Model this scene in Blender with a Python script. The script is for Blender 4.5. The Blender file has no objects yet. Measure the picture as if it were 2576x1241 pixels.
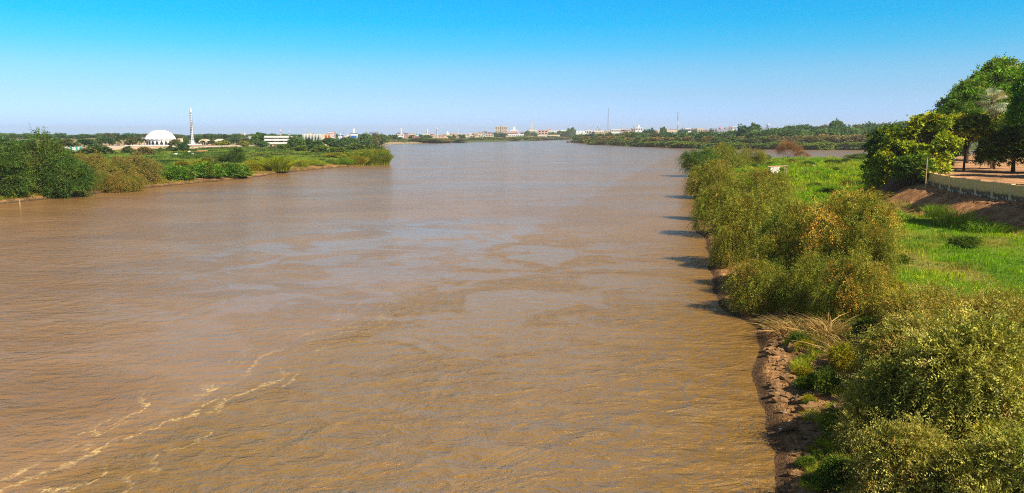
import bpy, math, random
import numpy as np
from mathutils import Vector

random.seed(7)
RNG = np.random.default_rng(11)
scene = bpy.context.scene
COL = scene.collection
R = math.radians

# ---------------------------------------------------------------- camera
FPX, CX, CY, HOR = 2022.0, 1288.0, 620.5, 341.0       # measured on a 2576 px wide picture
CAMZ = 15.0
PITCH = math.atan((CY - HOR) / FPX)
cd = bpy.data.cameras.new('camera')
cd.lens = 36.0 * FPX / 2576.0
cd.sensor_width = 36.0
cd.clip_start, cd.clip_end = 0.5, 40000
cam = bpy.data.objects.new('camera', cd)
COL.objects.link(cam)
cam.location = (0, 0, CAMZ)
cam.rotation_euler = (math.pi / 2 - PITCH, 0, 0)
scene.camera = cam
CP, SP = math.cos(PITCH), math.sin(PITCH)


def ray(px, py):
    a, b = (px - CX) / FPX, (CY - py) / FPX
    return (a, CP + b * SP, -SP + b * CP)


def G(px, py, z=0.0):
    d = ray(px, py)
    t = (z - CAMZ) / d[2]
    return (d[0] * t, d[1] * t)


def D(px, py, Y):
    d = ray(px, py)
    t = Y / d[1]
    return (d[0] * t, Y, CAMZ + d[2] * t)


# ---------------------------------------------------------------- tags
def tag(o, label=None, cat=None, group=None, kind=None):
    if label: o['label'] = label
    if cat: o['category'] = cat
    if group: o['group'] = group
    if kind: o['kind'] = kind
    return o


def empty(name, loc, rz=0.0, scale=(1, 1, 1)):
    o = bpy.data.objects.new(name, None)
    COL.objects.link(o)
    o.location = loc
    o.rotation_euler = (0, 0, rz)
    o.scale = scale
    o.empty_display_size = 0.3
    return o


def obj(name, mesh, parent=None, loc=(0, 0, 0), rz=0.0, scale=(1, 1, 1)):
    o = bpy.data.objects.new(name, mesh)
    COL.objects.link(o)
    o.location = loc
    o.rotation_euler = (0, 0, rz)
    o.scale = scale
    if parent is not None: o.parent = parent
    return o


# ---------------------------------------------------------------- noise
def _hash(ix, iy, seed):
    h = (ix.astype(np.int64) * 374761393 + iy.astype(np.int64) * 668265263 + seed * 144665) & 0xFFFFFFFF
    h = ((h ^ (h >> 13)) * 1274126177) & 0xFFFFFFFF
    h = (h ^ (h >> 16)) & 0xFFFFFFFF
    return h.astype(np.float64) / 4294967295.0


def vnoise(x, y, seed=0):
    ix, iy = np.floor(x), np.floor(y)
    fx, fy = x - ix, y - iy
    fx, fy = fx * fx * (3 - 2 * fx), fy * fy * (3 - 2 * fy)
    a, b = _hash(ix, iy, seed), _hash(ix + 1, iy, seed)
    c, d = _hash(ix, iy + 1, seed), _hash(ix + 1, iy + 1, seed)
    return (a * (1 - fx) + b * fx) * (1 - fy) + (c * (1 - fx) + d * fx) * fy


def fbm(x, y, seed=0, o=3):
    s, w, t = 0.0, 1.0, 0.0
    for k in range(o):
        s = s + w * vnoise(x * 2 ** k, y * 2 ** k, seed + k)
        t += w
        w *= 0.5
    return s / t


def ss(a, b, x):
    t = np.clip((x - a) / (b - a), 0, 1)
    return t * t * (3 - 2 * t)


# ---------------------------------------------------------------- land outlines (world metres)
def wpts(pts, z=0.0):
    return [G(px, py, z) for px, py in pts]


LAND_A = wpts([(-420, 585), (-200, 540), (0, 514), (110, 502), (230, 489), (340, 477), (400, 470), (480, 463), (560, 456),
               (640, 446), (700, 437), (760, 431), (830, 424), (900, 418), (945, 413), (968, 410)]) + \
    [(-74, 480), (-92, 560), (-125, 700), (-175, 900)] + \
    wpts([(930, 367), (985, 364.0), (1030, 362.2), (1060, 361.3), (1130, 359.8), (1200, 358.2), (1270, 356.3), (1330, 354.5), (1400, 351.8), (1450, 349)]) + \
    [(520, 4600), (1400, 6500), (9500, 9500), (9500, 16000), (-9500, 16000), (-9500, 120), (-400, 105)]
LAND_B = wpts([(1447, 358.5), (1470, 361.5), (1500, 364), (1600, 368.5), (1700, 372.5), (1780, 375), (1900, 376.3), (2050, 377),
               (2180, 377.5), (2400, 379), (2700, 381)]) + [(1500, 700), (3500, 900), (4000, 3800), (1200, 3900), (420, 2900), (190, 2200)]
LAND_C = [(10.3, 4), (10.6, 20)] + wpts([(1951, 1241), (1950, 1200), (1949, 1160), (1956, 1139), (1938, 1115), (1932, 1070), (1926, 1034), (1908, 1000), (1897, 970), (1897, 928),
                (1902, 876), (1896, 840), (1885, 818), (1836, 793), (1806, 770), (1798, 731), (1793, 701), (1784, 660), (1781, 618),
                (1764, 597), (1742, 570), (1752, 545), (1758, 523), (1740, 485), (1731, 460), (1733, 430), (1750, 412)]) + \
    [(92, 452), (135, 448), (200, 440), (300, 432), (520, 425), (1200, 400), (1200, 4)]


def sdf(poly, x, y):
    x = np.asarray(x, dtype=np.float64)
    y = np.asarray(y, dtype=np.float64)
    d = np.full(x.shape, 1e18)
    inside = np.zeros(x.shape, dtype=bool)
    n = len(poly)
    for i in range(n):
        ax, ay = poly[i]
        bx, by = poly[(i + 1) % n]
        ex, ey = bx - ax, by - ay
        L = ex * ex + ey * ey
        if L < 1e-9: continue
        t = np.clip(((x - ax) * ex + (y - ay) * ey) / L, 0, 1)
        dx, dy = x - ax - t * ex, y - ay - t * ey
        d = np.minimum(d, dx * dx + dy * dy)
        if ay != by:
            c = ((ay > y) != (by > y)) & (x < (y - ay) * ex / ey + ax)
            inside ^= c
    d = np.sqrt(d)
    return np.where(inside, d, -d)


# right bank wall line and left bank promenade line
WALL = [(76.0, 147.0), (74.0, 139.0), (72.8, 132.0), (72.6, 125.0), (72.7, 117.0), (72.9, 109.0), (73.0, 100.0), (73.0, 91.0)]
_wy = np.array([p[1] for p in WALL][::-1] + [160., 180., 230., 300., 420.])
_wx = np.array([p[0] for p in WALL][::-1] + [80., 93., 122., 165., 265.])


def wallx(y):
    return np.interp(y, _wy, _wx)


PROM = [G(px, py, 3.0) for px, py in [(60, 388), (140, 386.5), (200, 381.5), (262, 379), (348, 377.5), (413, 376.8), (467, 375.4), (524, 373), (590, 370.6), (655, 368.3), (718, 366.3)]]
PARK_A = PROM + [(-190, 1150), (-400, 1500), (-4000, 1800), (-4000, 500), (-600, 430)]


def sds(x, y):
    nz = (fbm(x / 2.2, y / 2.2, 5) - .5) * 1.3 + (fbm(x / 9.0, y / 9.0, 9) - .5) * 2.0
    a = sdf(LAND_A, x, y)
    b = sdf(LAND_B, x, y)
    c = sdf(LAND_C, x, y)
    k = np.clip(np.hypot(x, y) / 160.0, .25, 3.0)
    return a + nz * k, b + nz * 3, c + nz * np.clip(k, .25, 1.0)


def heights(x, y, sd=None):
    x = np.asarray(x, dtype=np.float64)
    y = np.asarray(y, dtype=np.float64)
    a, b, c = sd if sd is not None else sds(x, y)
    n1 = fbm(x / 6, y / 6, 21) - .5
    n2 = fbm(x / 25, y / 25, 22) - .5
    far = ss(800, 1100, y)
    ha = np.where(a > 0, .75 * ss(0, 1.6, a) + .5 * ss(2, 8, a) + 1.75 * ss(7, 26, a), .25 * a)
    ha = ha + (n1 * .5 + n2 * .6) * ss(1, 8, a) * (1 - far)
    ha = ha + far * 6.0 * ss(30, 330, a)
    pk = sdf(PARK_A, x, y)
    ha = ha + 3.2 * ss(-0.2, 0.6, pk) * (1 - ss(560, 1000, y) * .45) * (1 - far)
    hb = np.where(b > 0, 1.0 * ss(0, 4, b) + 2.0 * ss(6, 40, b) + 6.5 * ss(40, 330, b), .25 * b)
    hc = np.where(c > 0, .3 * ss(0, 1.0, c) + .6 * ss(1, 4.0, c) + 1.75 * ss(3.6, 10, c), .25 * c)
    near = fbm(x / .55, y / .55, 31) - .5
    hc = hc + (n1 * .5 + n2 * .3) * ss(1, 6, c) + near * .42 * ss(.3, 1.2, c) * (1 - ss(6, 12, c))
    e = wallx(y) - x
    emb = ss(9.5, .6, e) * ss(3, 14, c)
    up = 2.95 + .55 * ss(118, 147, y)
    lump = (fbm(x / 1.3, y / 1.3, 33) - .5) * .35 * ss(9.5, 7, e) * ss(-.2, 1.2, e)
    hc = hc + emb * up * (e > -.3) + lump + np.where(e <= -.3, up + 1.45 * ss(-.3, -.9, e), 0) * ss(3, 30, c)
    h = np.maximum(np.maximum(ha, hb), hc)
    return np.maximum(h, -3.0)


def H(x, y):
    return float(heights(np.array([x]), np.array([y]))[0])


def ground_at(px, py, z=2.0):
    for _ in range(6):
        x, y = G(px, py, min(z, CAMZ - 2))
        z = .5 * z + .5 * max(0.0, H(x, y))
    return x, y, H(x, y)


# ---------------------------------------------------------------- materials
def nodes_of(name):
    m = bpy.data.materials.new(name)
    m.use_nodes = True
    nt = m.node_tree
    nt.nodes.clear()
    return m, nt


def N(nt, typ, ins=None, **props):
    n = nt.nodes.new(typ)
    for k, v in props.items():
        setattr(n, k, v)
    for k, v in (ins or {}).items():
        s = n.inputs[k]
        if isinstance(v, bpy.types.NodeSocket):
            nt.links.new(v, s)
        else:
            s.default_value = v
    return n


def MATH(nt, op, a, b=None, c=None, clamp=False):
    n = nt.nodes.new('ShaderNodeMath')
    n.operation = op
    n.use_clamp = clamp
    for i, v in enumerate((a, b, c)):
        if v is None: continue
        if isinstance(v, bpy.types.NodeSocket):
            nt.links.new(v, n.inputs[i])
        else:
            n.inputs[i].default_value = v
    return n.outputs[0]


def MIXC(nt, fac, a, b, blend='MIX'):
    n = nt.nodes.new('ShaderNodeMix')
    n.data_type = 'RGBA'
    n.blend_type = blend
    for s, v in ((n.inputs[0], fac), (n.inputs[6], a), (n.inputs[7], b)):
        if isinstance(v, bpy.types.NodeSocket):
            nt.links.new(v, s)
        else:
            s.default_value = v if not isinstance(v, tuple) or len(v) == 4 else (*v, 1)
    return n.outputs[2]


def RANGE(nt, v, a, b, c=0.0, d=1.0, smooth=True):
    n = nt.nodes.new('ShaderNodeMapRange')
    n.interpolation_type = 'SMOOTHSTEP' if smooth else 'LINEAR'
    nt.links.new(v, n.inputs[0])
    for i, q in enumerate((a, b, c, d)):
        n.inputs[i + 1].default_value = q
    return n.outputs[0]


def OUT(nt, surf):
    o = nt.nodes.new('ShaderNodeOutputMaterial')
    nt.links.new(surf, o.inputs['Surface'])


def leaf_material(name, transl=.35):
    m, nt = nodes_of(name)
    at = N(nt, 'ShaderNodeAttribute', attribute_name='Col')
    oi = N(nt, 'ShaderNodeObjectInfo')
    c = MIXC(nt, 1.0, at.outputs['Color'], oi.outputs['Color'], 'MULTIPLY')
    p = N(nt, 'ShaderNodeBsdfPrincipled', {'Base Color': c, 'Roughness': .6, 'Specular IOR Level': .06})
    tc = MIXC(nt, 1.0, c, (1.0, 1.05, .55, 1), 'MULTIPLY')
    t = N(nt, 'ShaderNodeBsdfTranslucent', {'Color': tc})
    mx = N(nt, 'ShaderNodeMixShader', {0: transl, 1: p.outputs[0], 2: t.outputs[0]})
    OUT(nt, mx.outputs[0])
    return m


def paint(name, color, var=.12, scale=1.5, rough=.85, bump=0.0, stain=None):
    m, nt = nodes_of(name)
    tc = N(nt, 'ShaderNodeTexCoord')
    n1 = N(nt, 'ShaderNodeTexNoise', {'Vector': tc.outputs['Object'], 'Scale': scale, 'Detail': 5.0, 'Roughness': .6})
    f = RANGE(nt, n1.outputs[0], .3, .7, 1 - var, 1 + var * .6, False)
    g = N(nt, 'ShaderNodeCombineColor', {0: f, 1: f, 2: f})
    c = MIXC(nt, 1.0, (*color, 1), g.outputs[0], 'MULTIPLY')
    if stain:
        n2 = N(nt, 'ShaderNodeTexNoise', {'Vector': tc.outputs['Object'], 'Scale': scale * .45, 'Detail': 6.0, 'Roughness': .65})
        c = MIXC(nt, RANGE(nt, n2.outputs[0], .5, .68), c, (*stain, 1))
    p = N(nt, 'ShaderNodeBsdfPrincipled', {'Base Color': c, 'Roughness': rough, 'Specular IOR Level': .25})
    if bump:
        b = N(nt, 'ShaderNodeBump', {'Height': n1.outputs[0], 'Strength': bump, 'Distance': .1})
        nt.links.new(b.outputs[0], p.inputs['Normal'])
    OUT(nt, p.outputs[0])
    return m


M_LEAF = leaf_material('leaf')
M_GRASS = leaf_material('grass_blade', .4)
M_BARK = paint('bark', (.11, .075, .045), .35, 6, .95, .6)
M_TWIG = paint('dry_twig', (.34, .23, .11), .3, 5, .9)
M_DARK = paint('dark_opening', (.03, .028, .035), .2, 1, .5)
M_GLASS = paint('window_glass', (.035, .05, .075), .2, .6, .12)
M_WHITE = paint('white_wall', (.78, .76, .71), .08, .35)
M_DOME = paint('dome_white', (.85, .83, .77), .06, .25, .6)
M_CREAM = paint('cream_wall', (.70, .56, .38), .1, .35)
M_PINK = paint('pink_wall', (.62, .36, .28), .1, .35)
M_BRICK = paint('brick_wall', (.42, .20, .13), .15, .5)
M_MAUVE = paint('mauve_wall', (.42, .27, .30), .1, .4)
M_GREY = paint('grey_wall', (.36, .36, .38), .1, .4)
M_BLUEW = paint('pale_blue_wall', (.45, .62, .68), .1, .4)
M_BLUE = paint('blue_panel', (.03, .15, .55), .1, .5, .4)
M_RED = paint('red_panel', (.55, .05, .04), .12, .5, .5)
M_REDP = paint('pale_red_roof', (.75, .16, .18), .1, .5, .5)
M_TAN = paint('tan_wall', (.55, .36, .20), .12, .4)
M_PROM = paint('promenade_wall', (.58, .40, .29), .14, .18, .9, .2, (.46, .30, .20))
M_ROOF = paint('flat_roof', (.38, .33, .28), .15, .4)
M_STEEL = paint('mast_steel', (.30, .36, .44), .1, .2, .5)
M_LAV = paint('minaret_paint', (.74, .76, .80), .05, .2, .5)
M_STEP = paint('stone_step', (.13, .075, .042), .25, 2, .9, .4)  # darkened: the tree shade over the steps is put into the stone colour
M_ROCK = paint('stone', (.40, .29, .18), .3, 3, .95, .7)
M_CLAY = paint('dried_mud', (.27, .15, .06), .4, 4, .95, .7)
M_CLOTH = paint('white_cloth', (.80, .72, .60), .15, 3, .9)
M_POLE = paint('pale_wood', (.50, .36, .20), .2, 6, .9)
M_HULL = paint('painted_hull', (.22, .05, .035), .2, 2, .7)
M_FUR = paint('white_fur', (.80, .74, .64), .1, 4, .9)
M_CAR = paint('white_car_paint', (.80, .80, .80), .03, 1, .25)
M_TYRE = paint('rubber', (.02, .02, .02), .1, 5, .8)
M_TEAL = paint('teal_paint', (.05, .45, .36), .1, 1, .6)
M_THATCH = paint('thatch', (.50, .26, .10), .3, 3, .95, .5)
M_DEAD = paint('dead_frond', (.30, .19, .09), .3, 3, .95)


# ---------------------------------------------------------------- mesh builders
def np_mesh(name, verts, faces, mats, cols=None, midx=None, smooth=False):
    verts = np.ascontiguousarray(verts, dtype=np.float32)
    faces = np.ascontiguousarray(faces, dtype=np.int32)
    me = bpy.data.meshes.new(name)
    nf, k = faces.shape
    me.vertices.add(len(verts))
    me.vertices.foreach_set('co', verts.ravel())
    me.loops.add(nf * k)
    me.loops.foreach_set('vertex_index', faces.ravel())
    me.polygons.add(nf)
    me.polygons.foreach_set('loop_start', np.arange(0, nf * k, k, dtype=np.int32))
    if midx is not None: me.polygons.foreach_set('material_index', np.asarray(midx, dtype=np.int32))
    me.polygons.foreach_set('use_smooth', np.full(nf, smooth, dtype=bool))
    for m in mats: me.materials.append(m)
    me.update(calc_edges=True)
    if cols is not None:
        a = me.color_attributes.new('Col', 'FLOAT_COLOR', 'POINT')
        c4 = np.ones((len(verts), 4), dtype=np.float32)
        c4[:, :3] = cols
        a.data.foreach_set('color', c4.ravel())
    return me


class MB:
    def __init__(self):
        self.v, self.f, self.m = [], [], []

    def add(self, vs, fs, mi=0):
        b = len(self.v)
        self.v += [tuple(p) for p in vs]
        self.f += [tuple(b + i for i in f) for f in fs]
        self.m += [mi] * len(fs)
        return self

    def box(self, x0, x1, y0, y1, z0, z1, mi=0):
        return self.add([(x0, y0, z0), (x1, y0, z0), (x1, y1, z0), (x0, y1, z0), (x0, y0, z1), (x1, y0, z1), (x1, y1, z1), (x0, y1, z1)],
                        [(0, 3, 2, 1), (4, 5, 6, 7), (0, 1, 5, 4), (1, 2, 6, 5), (2, 3, 7, 6), (3, 0, 4, 7)], mi)

    def tube(self, pts, rad, n=6, mi=0, cap=True):
        pts = [Vector(p) for p in pts]
        rings = []
        for i, p in enumerate(pts):
            t = (pts[min(i + 1, len(pts) - 1)] - pts[max(i - 1, 0)])
            if t.length < 1e-6: t = Vector((0, 0, 1))
            t.normalize()
            u = t.cross(Vector((.3, .9, .2)) if abs(t.z) > .8 else Vector((0, 0, 1))).normalized()
            w = t.cross(u)
            r = rad[i] if isinstance(rad, (list, tuple)) else rad
            rings.append([p + (u * math.cos(2 * math.pi * k / n) + w * math.sin(2 * math.pi * k / n)) * r for k in range(n)])
        vs = [q for ring in rings for q in ring]
        fs = []
        for i in range(len(pts) - 1):
            for k in range(n):
                a, b = i * n + k, i * n + (k + 1) % n
                fs.append((a, b, b + n, a + n))
        if cap:
            fs.append(tuple(range(n))[::-1])
            fs.append(tuple((len(pts) - 1) * n + k for k in range(n)))
        return self.add(vs, fs, mi)

    def lathe(self, prof, n=24, mi=0, c=(0, 0), mod=None):
        vs, fs = [], []
        for (r, z) in prof:
            for k in range(n):
                a = 2 * math.pi * k / n
                q = r * (mod(k, z) if mod else 1.0)
                vs.append((c[0] + q * math.cos(a), c[1] + q * math.sin(a), z))
        for i in range(len(prof) - 1):
            for k in range(n):
                a, b = i * n + k, i * n + (k + 1) % n
                fs.append((a, b, b + n, a + n))
        fs.append(tuple((len(prof) - 1) * n + k for k in range(n)))
        fs.append(tuple(range(n))[::-1])
        return self.add(vs, fs, mi)

    def mesh(self, name, mats, smooth=False):
        me = bpy.data.meshes.new(name)
        me.from_pydata(self.v, [], self.f)
        for m in (mats if isinstance(mats, (list, tuple)) else [mats]): me.materials.append(m)
        me.polygons.foreach_set('material_index', self.m)
        if smooth: me.polygons.foreach_set('use_smooth', [True] * len(self.f))
        me.update()
        return me


def unit(v):
    return v / np.maximum(np.linalg.norm(v, axis=-1, keepdims=True), 1e-9)


def crown_arrays(seed, W, HH, nl=14, lr=.30, nf=1500, m=12, fl=1.2, droop=.5, ll=.2, lw=.07, zmin=.12, up=.25,
                 pal=((1, (.11, .13, .03)),), var=.25, flat=1.0, shell=.35, lpal=True, hang=0.0, squash=.75, qlo=-.15, lkeep=.6):
    """leaf quads on arching sprigs that grow out of a set of foliage clumps spread through the crown"""
    r = np.random.default_rng(seed)
    # clump centres: dome shaped shell plus a few inside
    u = r.uniform(0, 2 * np.pi, nl)
    q = r.uniform(qlo, 1, nl)
    cr = np.where(q < 0, .95, np.sqrt(np.clip(1 - q * q, 0, 1))) * r.uniform(.55, .82, nl)
    C = np.stack([np.cos(u) * cr * W / 2, np.sin(u) * cr * W / 2, HH * (zmin + (1 - zmin) * (.36 + .36 * q * r.uniform(.8, 1.25, nl)))], 1)
    C[0] = (0, 0, HH * .62)
    rad = lr * W / 2 * r.uniform(.5, 1.45, nl) * (1.0 + (np.arange(nl) == 0) * .5)
    li = r.choice(nl, nf, p=rad ** 2 / np.sum(rad ** 2))
    d = r.normal(size=(nf, 3))
    d[:, 2] = d[:, 2] * flat + up
    d = unit(d)
    k = r.uniform(shell, 1.0, nf) ** .6
    s = C[li] + d * (rad[li] * k)[:, None] * np.array([1, 1, squash])
    low = s[:, 2] < HH * .04
    s[low, 2] = HH * r.uniform(.04, .2, low.sum())
    out = s - np.array([0, 0, HH * .3])
    out[:, 2] *= .4
    g = unit(d + unit(out) * .7 + r.normal(size=(nf, 3)) * .35 + np.array([0, 0, up]))
    L = fl * r.uniform(.55, 1.35, nf) * (1 + .9 * (r.uniform(0, 1, nf) < .16))
    dr = droop * r.uniform(.5, 1.5, nf)
    if hang:
        hg = r.uniform(0, 1, nf) < hang
        g[hg, 2] -= .8
        g = unit(g)
        dr[hg] *= 2
    t = (np.arange(m) + .5) / m
    t = np.clip(t[None, :] + r.uniform(-.4, .4, (nf, m)) / m, 0, 1)
    P = s[:, None, :] + g[:, None, :] * (L[:, None] * t)[..., None]
    P[..., 2] -= (dr * L)[:, None] * t * t
    T = np.repeat(g[:, None, :], m, 1).copy()
    T[..., 2] -= 2 * dr[:, None] * t
    T = unit(T)
    rv = unit(np.array([0, 0, 1.0]) + r.normal(size=(nf, 3)) * .5)
    S = unit(np.cross(T, rv[:, None, :]))
    sg = np.where(np.arange(m) % 2 == 0, 1.0, -1.0)[None, :, None]
    ld = unit(T * .6 + S * sg * .85 + r.normal(size=(nf, m, 3)) * .22)
    nn = unit(np.cross(T, S) + r.normal(size=(nf, m, 3)) * .45)
    sv = unit(np.cross(ld, nn))
    l = (ll * r.uniform(.7, 1.3, (nf, m)) * (1 - .35 * t))[..., None]
    w = (lw * r.uniform(.7, 1.3, (nf, m)))[..., None]
    V = np.stack([P, P + ld * l * .5 + sv * w * .5, P + ld * l, P + ld * l * .5 - sv * w * .5], 2)
    qx = np.quantile(np.abs(V[:, :, 2, 0]), .985)
    qy = np.quantile(np.abs(V[:, :, 2, 1]), .985)
    qz = np.quantile(V[:, :, 2, 2], .995)
    k3 = np.array([W / 2 / qx, W / 2 / qy, HH / qz])
    V *= k3
    C = C * k3
    V[..., 2] = np.maximum(V[..., 2], .02)
    ws = np.array([a for a, _ in pal], dtype=float)
    pc = np.array([c for _, c in pal])
    fi = r.choice(len(pal), nf, p=ws / ws.sum())
    if lpal:                                   # a clump tends to be of one hue
        lc = r.choice(len(pal), nl, p=ws / ws.sum())
        keep = r.uniform(0, 1, nf) < lkeep
        fi = np.where(keep, lc[li], fi)
    fc = pc[fi] * np.exp(r.normal(size=(nf, 1)) * var * .8)
    cc = np.repeat(fc[:, None, :], m, 1) * np.exp(r.normal(size=(nf, m, 1)) * var * .7)
    cc = np.repeat(cc[:, :, None, :], 4, 2).reshape(-1, 3)
    V = V.reshape(-1, 3)
    F = np.arange(len(V)).reshape(-1, 4)
    return V, F, np.clip(cc, 0, .85), C, rad


def limbs(C, HH, trunk_r, trunk_h, seed, lean=0.0, n=5, multi=1):
    r = random.Random(seed)
    mb = MB()
    top = Vector((lean * trunk_h, 0, trunk_h))
    if multi == 1:
        mb.tube([(0, 0, -.3), (lean * .3 * trunk_h, r.uniform(-.1, .1) * trunk_h * .3, trunk_h * .5), top], [trunk_r * 1.25, trunk_r, trunk_r * .85], 7)
    for k, c in enumerate(C):
        c = Vector(c)
        b = top if multi == 1 else Vector((r.uniform(-1, 1) * trunk_r * 3, r.uniform(-1, 1) * trunk_r * 3, -.2))
        mid = b.lerp(c, .5) + Vector((r.uniform(-.08, .08), r.uniform(-.08, .08), .10)) * HH
        q = trunk_r * r.uniform(.35, .6)
        mb.tube([b, b.lerp(mid, .5) + Vector((0, 0, .03 * HH)), mid, c], [q, q * .8, q * .55, q * .2], n)
    return mb


PROTO = {}


def proto(kind, V, F, cc, mb, mats=None, parts=True, names=('foliage', 'branches')):
    if parts:
        PROTO[kind] = ('parts', [(names[0], np_mesh(kind + '_' + names[0], V, F, [M_LEAF], cc)), (names[1], mb.mesh(kind + '_' + names[1], M_BARK, True))])
    else:                                                    # one mesh: leaves and trunk together
        me = mb.mesh('tmp', M_BARK)
        me.calc_loop_triangles()
        tri = np.zeros(len(me.loop_triangles) * 3, dtype=np.int32)
        me.loop_triangles.foreach_get('vertices', tri)
        tri = tri.reshape(-1, 3)
        tv = np.zeros(len(me.vertices) * 3, dtype=np.float32)
        me.vertices.foreach_get('co', tv)
        tv = tv.reshape(-1, 3)
        quad = np.concatenate([tri, tri[:, 2:]], 1)
        bpy.data.meshes.remove(me)
        # leaves as triangles pairs so that all faces have three corners
        lf = np.concatenate([F[:, [0, 1, 2]], F[:, [0, 2, 3]]])
        allv = np.concatenate([V, tv])
        allf = np.concatenate([lf, tri + len(V)])
        mi = np.concatenate([np.zeros(len(lf)), np.ones(len(tri))])
        ac = np.concatenate([cc, np.full((len(tv), 3), .1)])
        PROTO[kind] = ('one', np_mesh(kind, allv, allf, [M_LEAF, M_BARK], ac, mi))


SIZE = {}


def mk(kind, seed, W, HH, trunk=(.2, .3, 1), parts=True, names=('foliage', 'branches'), **kw):
    V, F, cc, C, rad = crown_arrays(seed, W, HH, **kw)
    mb = limbs(C, HH, trunk[0], trunk[1] * HH, seed, n=5 if parts else 3, multi=trunk[2] if len(trunk) > 2 else 1)
    proto(kind, V, F, cc, mb, parts=parts, names=names)
    SIZE[kind] = (W, HH)


# ---------------------------------------------------------------- light and sky
SUN_AZ, SUN_EL = math.atan2(.74, -.67), R(43)          # azimuth measured from +Y towards +X
to_sun = Vector((math.sin(SUN_AZ) * math.cos(SUN_EL), math.cos(SUN_AZ) * math.cos(SUN_EL), math.sin(SUN_EL)))
sl = bpy.data.lights.new('sun', 'SUN')
sl.energy = 5.0
sl.angle = R(.53)
sl.color = (1.0, .90, .74)
so = bpy.data.objects.new('sun', sl)
COL.objects.link(so)
so.rotation_euler = to_sun.to_track_quat('Z', 'Y').to_euler()
so.location = (60, -60, 80)

w = bpy.data.worlds.new('World')
scene.world = w
w.use_nodes = True
nt = w.node_tree
nt.nodes.clear()
sky = nt.nodes.new('ShaderNodeTexSky')
sky.sky_type = 'NISHITA'
sky.sun_disc = False
sky.sun_elevation = SUN_EL
sky.sun_rotation = SUN_AZ
sky.altitude = 380
sky.air_density = 1.0
sky.dust_density = .6
sky.ozone_density = 2.0
tc = nt.nodes.new('ShaderNodeTexCoord')
sx = N(nt, 'ShaderNodeSeparateXYZ', {0: tc.outputs['Generated']})
el = MATH(nt, 'ARCSINE', sx.outputs[2])
rp = nt.nodes.new('ShaderNodeValToRGB')
el01 = MATH(nt, 'DIVIDE', el, R(20), clamp=True)
nt.links.new(el01, rp.inputs[0])
SKY_TINT = [(0.0, (.96, 1.50, 3.0)), (.057, (.86, 1.28, 2.45)), (.139, (.74, 1.12, 1.75)), (.221, (.55, 1.13, 1.6)), (.302, (.22, 1.14, 1.6)), (.381, (.03, 1.14, 1.64)), (.46, (.0, 1.12, 1.70)), (.62, (.55, .95, 1.25)), (1.0, (.95, .88, .95))]
cr = rp.color_ramp
cr.elements[0].position, cr.elements[0].color = 0, (*SKY_TINT[0][1], 1)
cr.elements[1].position, cr.elements[1].color = 1, (*SKY_TINT[-1][1], 1)
for p, c in SKY_TINT[1:-1]:
    e = cr.elements.new(p)
    e.color = (*c, 1)
mc = MIXC(nt, 1.0, sky.outputs[0], rp.outputs[0], 'MULTIPLY')
bg = N(nt, 'ShaderNodeBackground', {'Color': mc, 'Strength': .0683})
wo = nt.nodes.new('ShaderNodeOutputWorld')
nt.links.new(bg.outputs[0], wo.inputs['Surface'])
scene.view_settings.view_transform = 'Standard'
scene.view_settings.look = 'None'
scene.view_settings.exposure = 0.55
scene.view_settings.gamma = 1.0
scene.cycles.max_bounces = 6
scene.cycles.transparent_max_bounces = 8
scene.cycles.diffuse_bounces = 3
scene.cycles.volume_bounces = 2
scene.cycles.sample_clamp_direct = 3.0
scene.cycles.sample_clamp_indirect = 2.0
scene.cycles.caustics_reflective = False
scene.cycles.caustics_refractive = False
scene.cycles.use_denoising = False
scene.cycles.pixel_filter_type = 'BLACKMAN_HARRIS'
scene.cycles.filter_width = 1.05

# ---------------------------------------------------------------- terrain: one sheet to the horizon
ang = np.concatenate([np.linspace(-78, -41, 30), np.linspace(-40, 40, 860), np.linspace(41, 78, 30)]) * math.pi / 180
rad = np.concatenate([np.geomspace(8, 26, 30)[:-1], np.geomspace(26, 520, 640), np.geomspace(523, 12000, 190)])
AA, RR = np.meshgrid(ang, rad)
TX, TY = (np.sin(AA) * RR).ravel(), (np.cos(AA) * RR).ravel()
sd3 = sds(TX, TY)
TZ = heights(TX, TY, sd3)
sa, sb, sc = sd3
na, nr = len(ang), len(rad)
ii = np.arange(na * nr).reshape(nr, na)
F = np.stack([ii[:-1, :-1], ii[:-1, 1:], ii[1:, 1:], ii[1:, :-1]], -1).reshape(-1, 4)
keep = TZ[F].max(1) > -2.0                                 # deep river bed under the opaque water is left out
keep |= False
F = F[keep]


def lerp(a, b, f):
    return a + (np.asarray(b) - a) * f[:, None]


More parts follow.
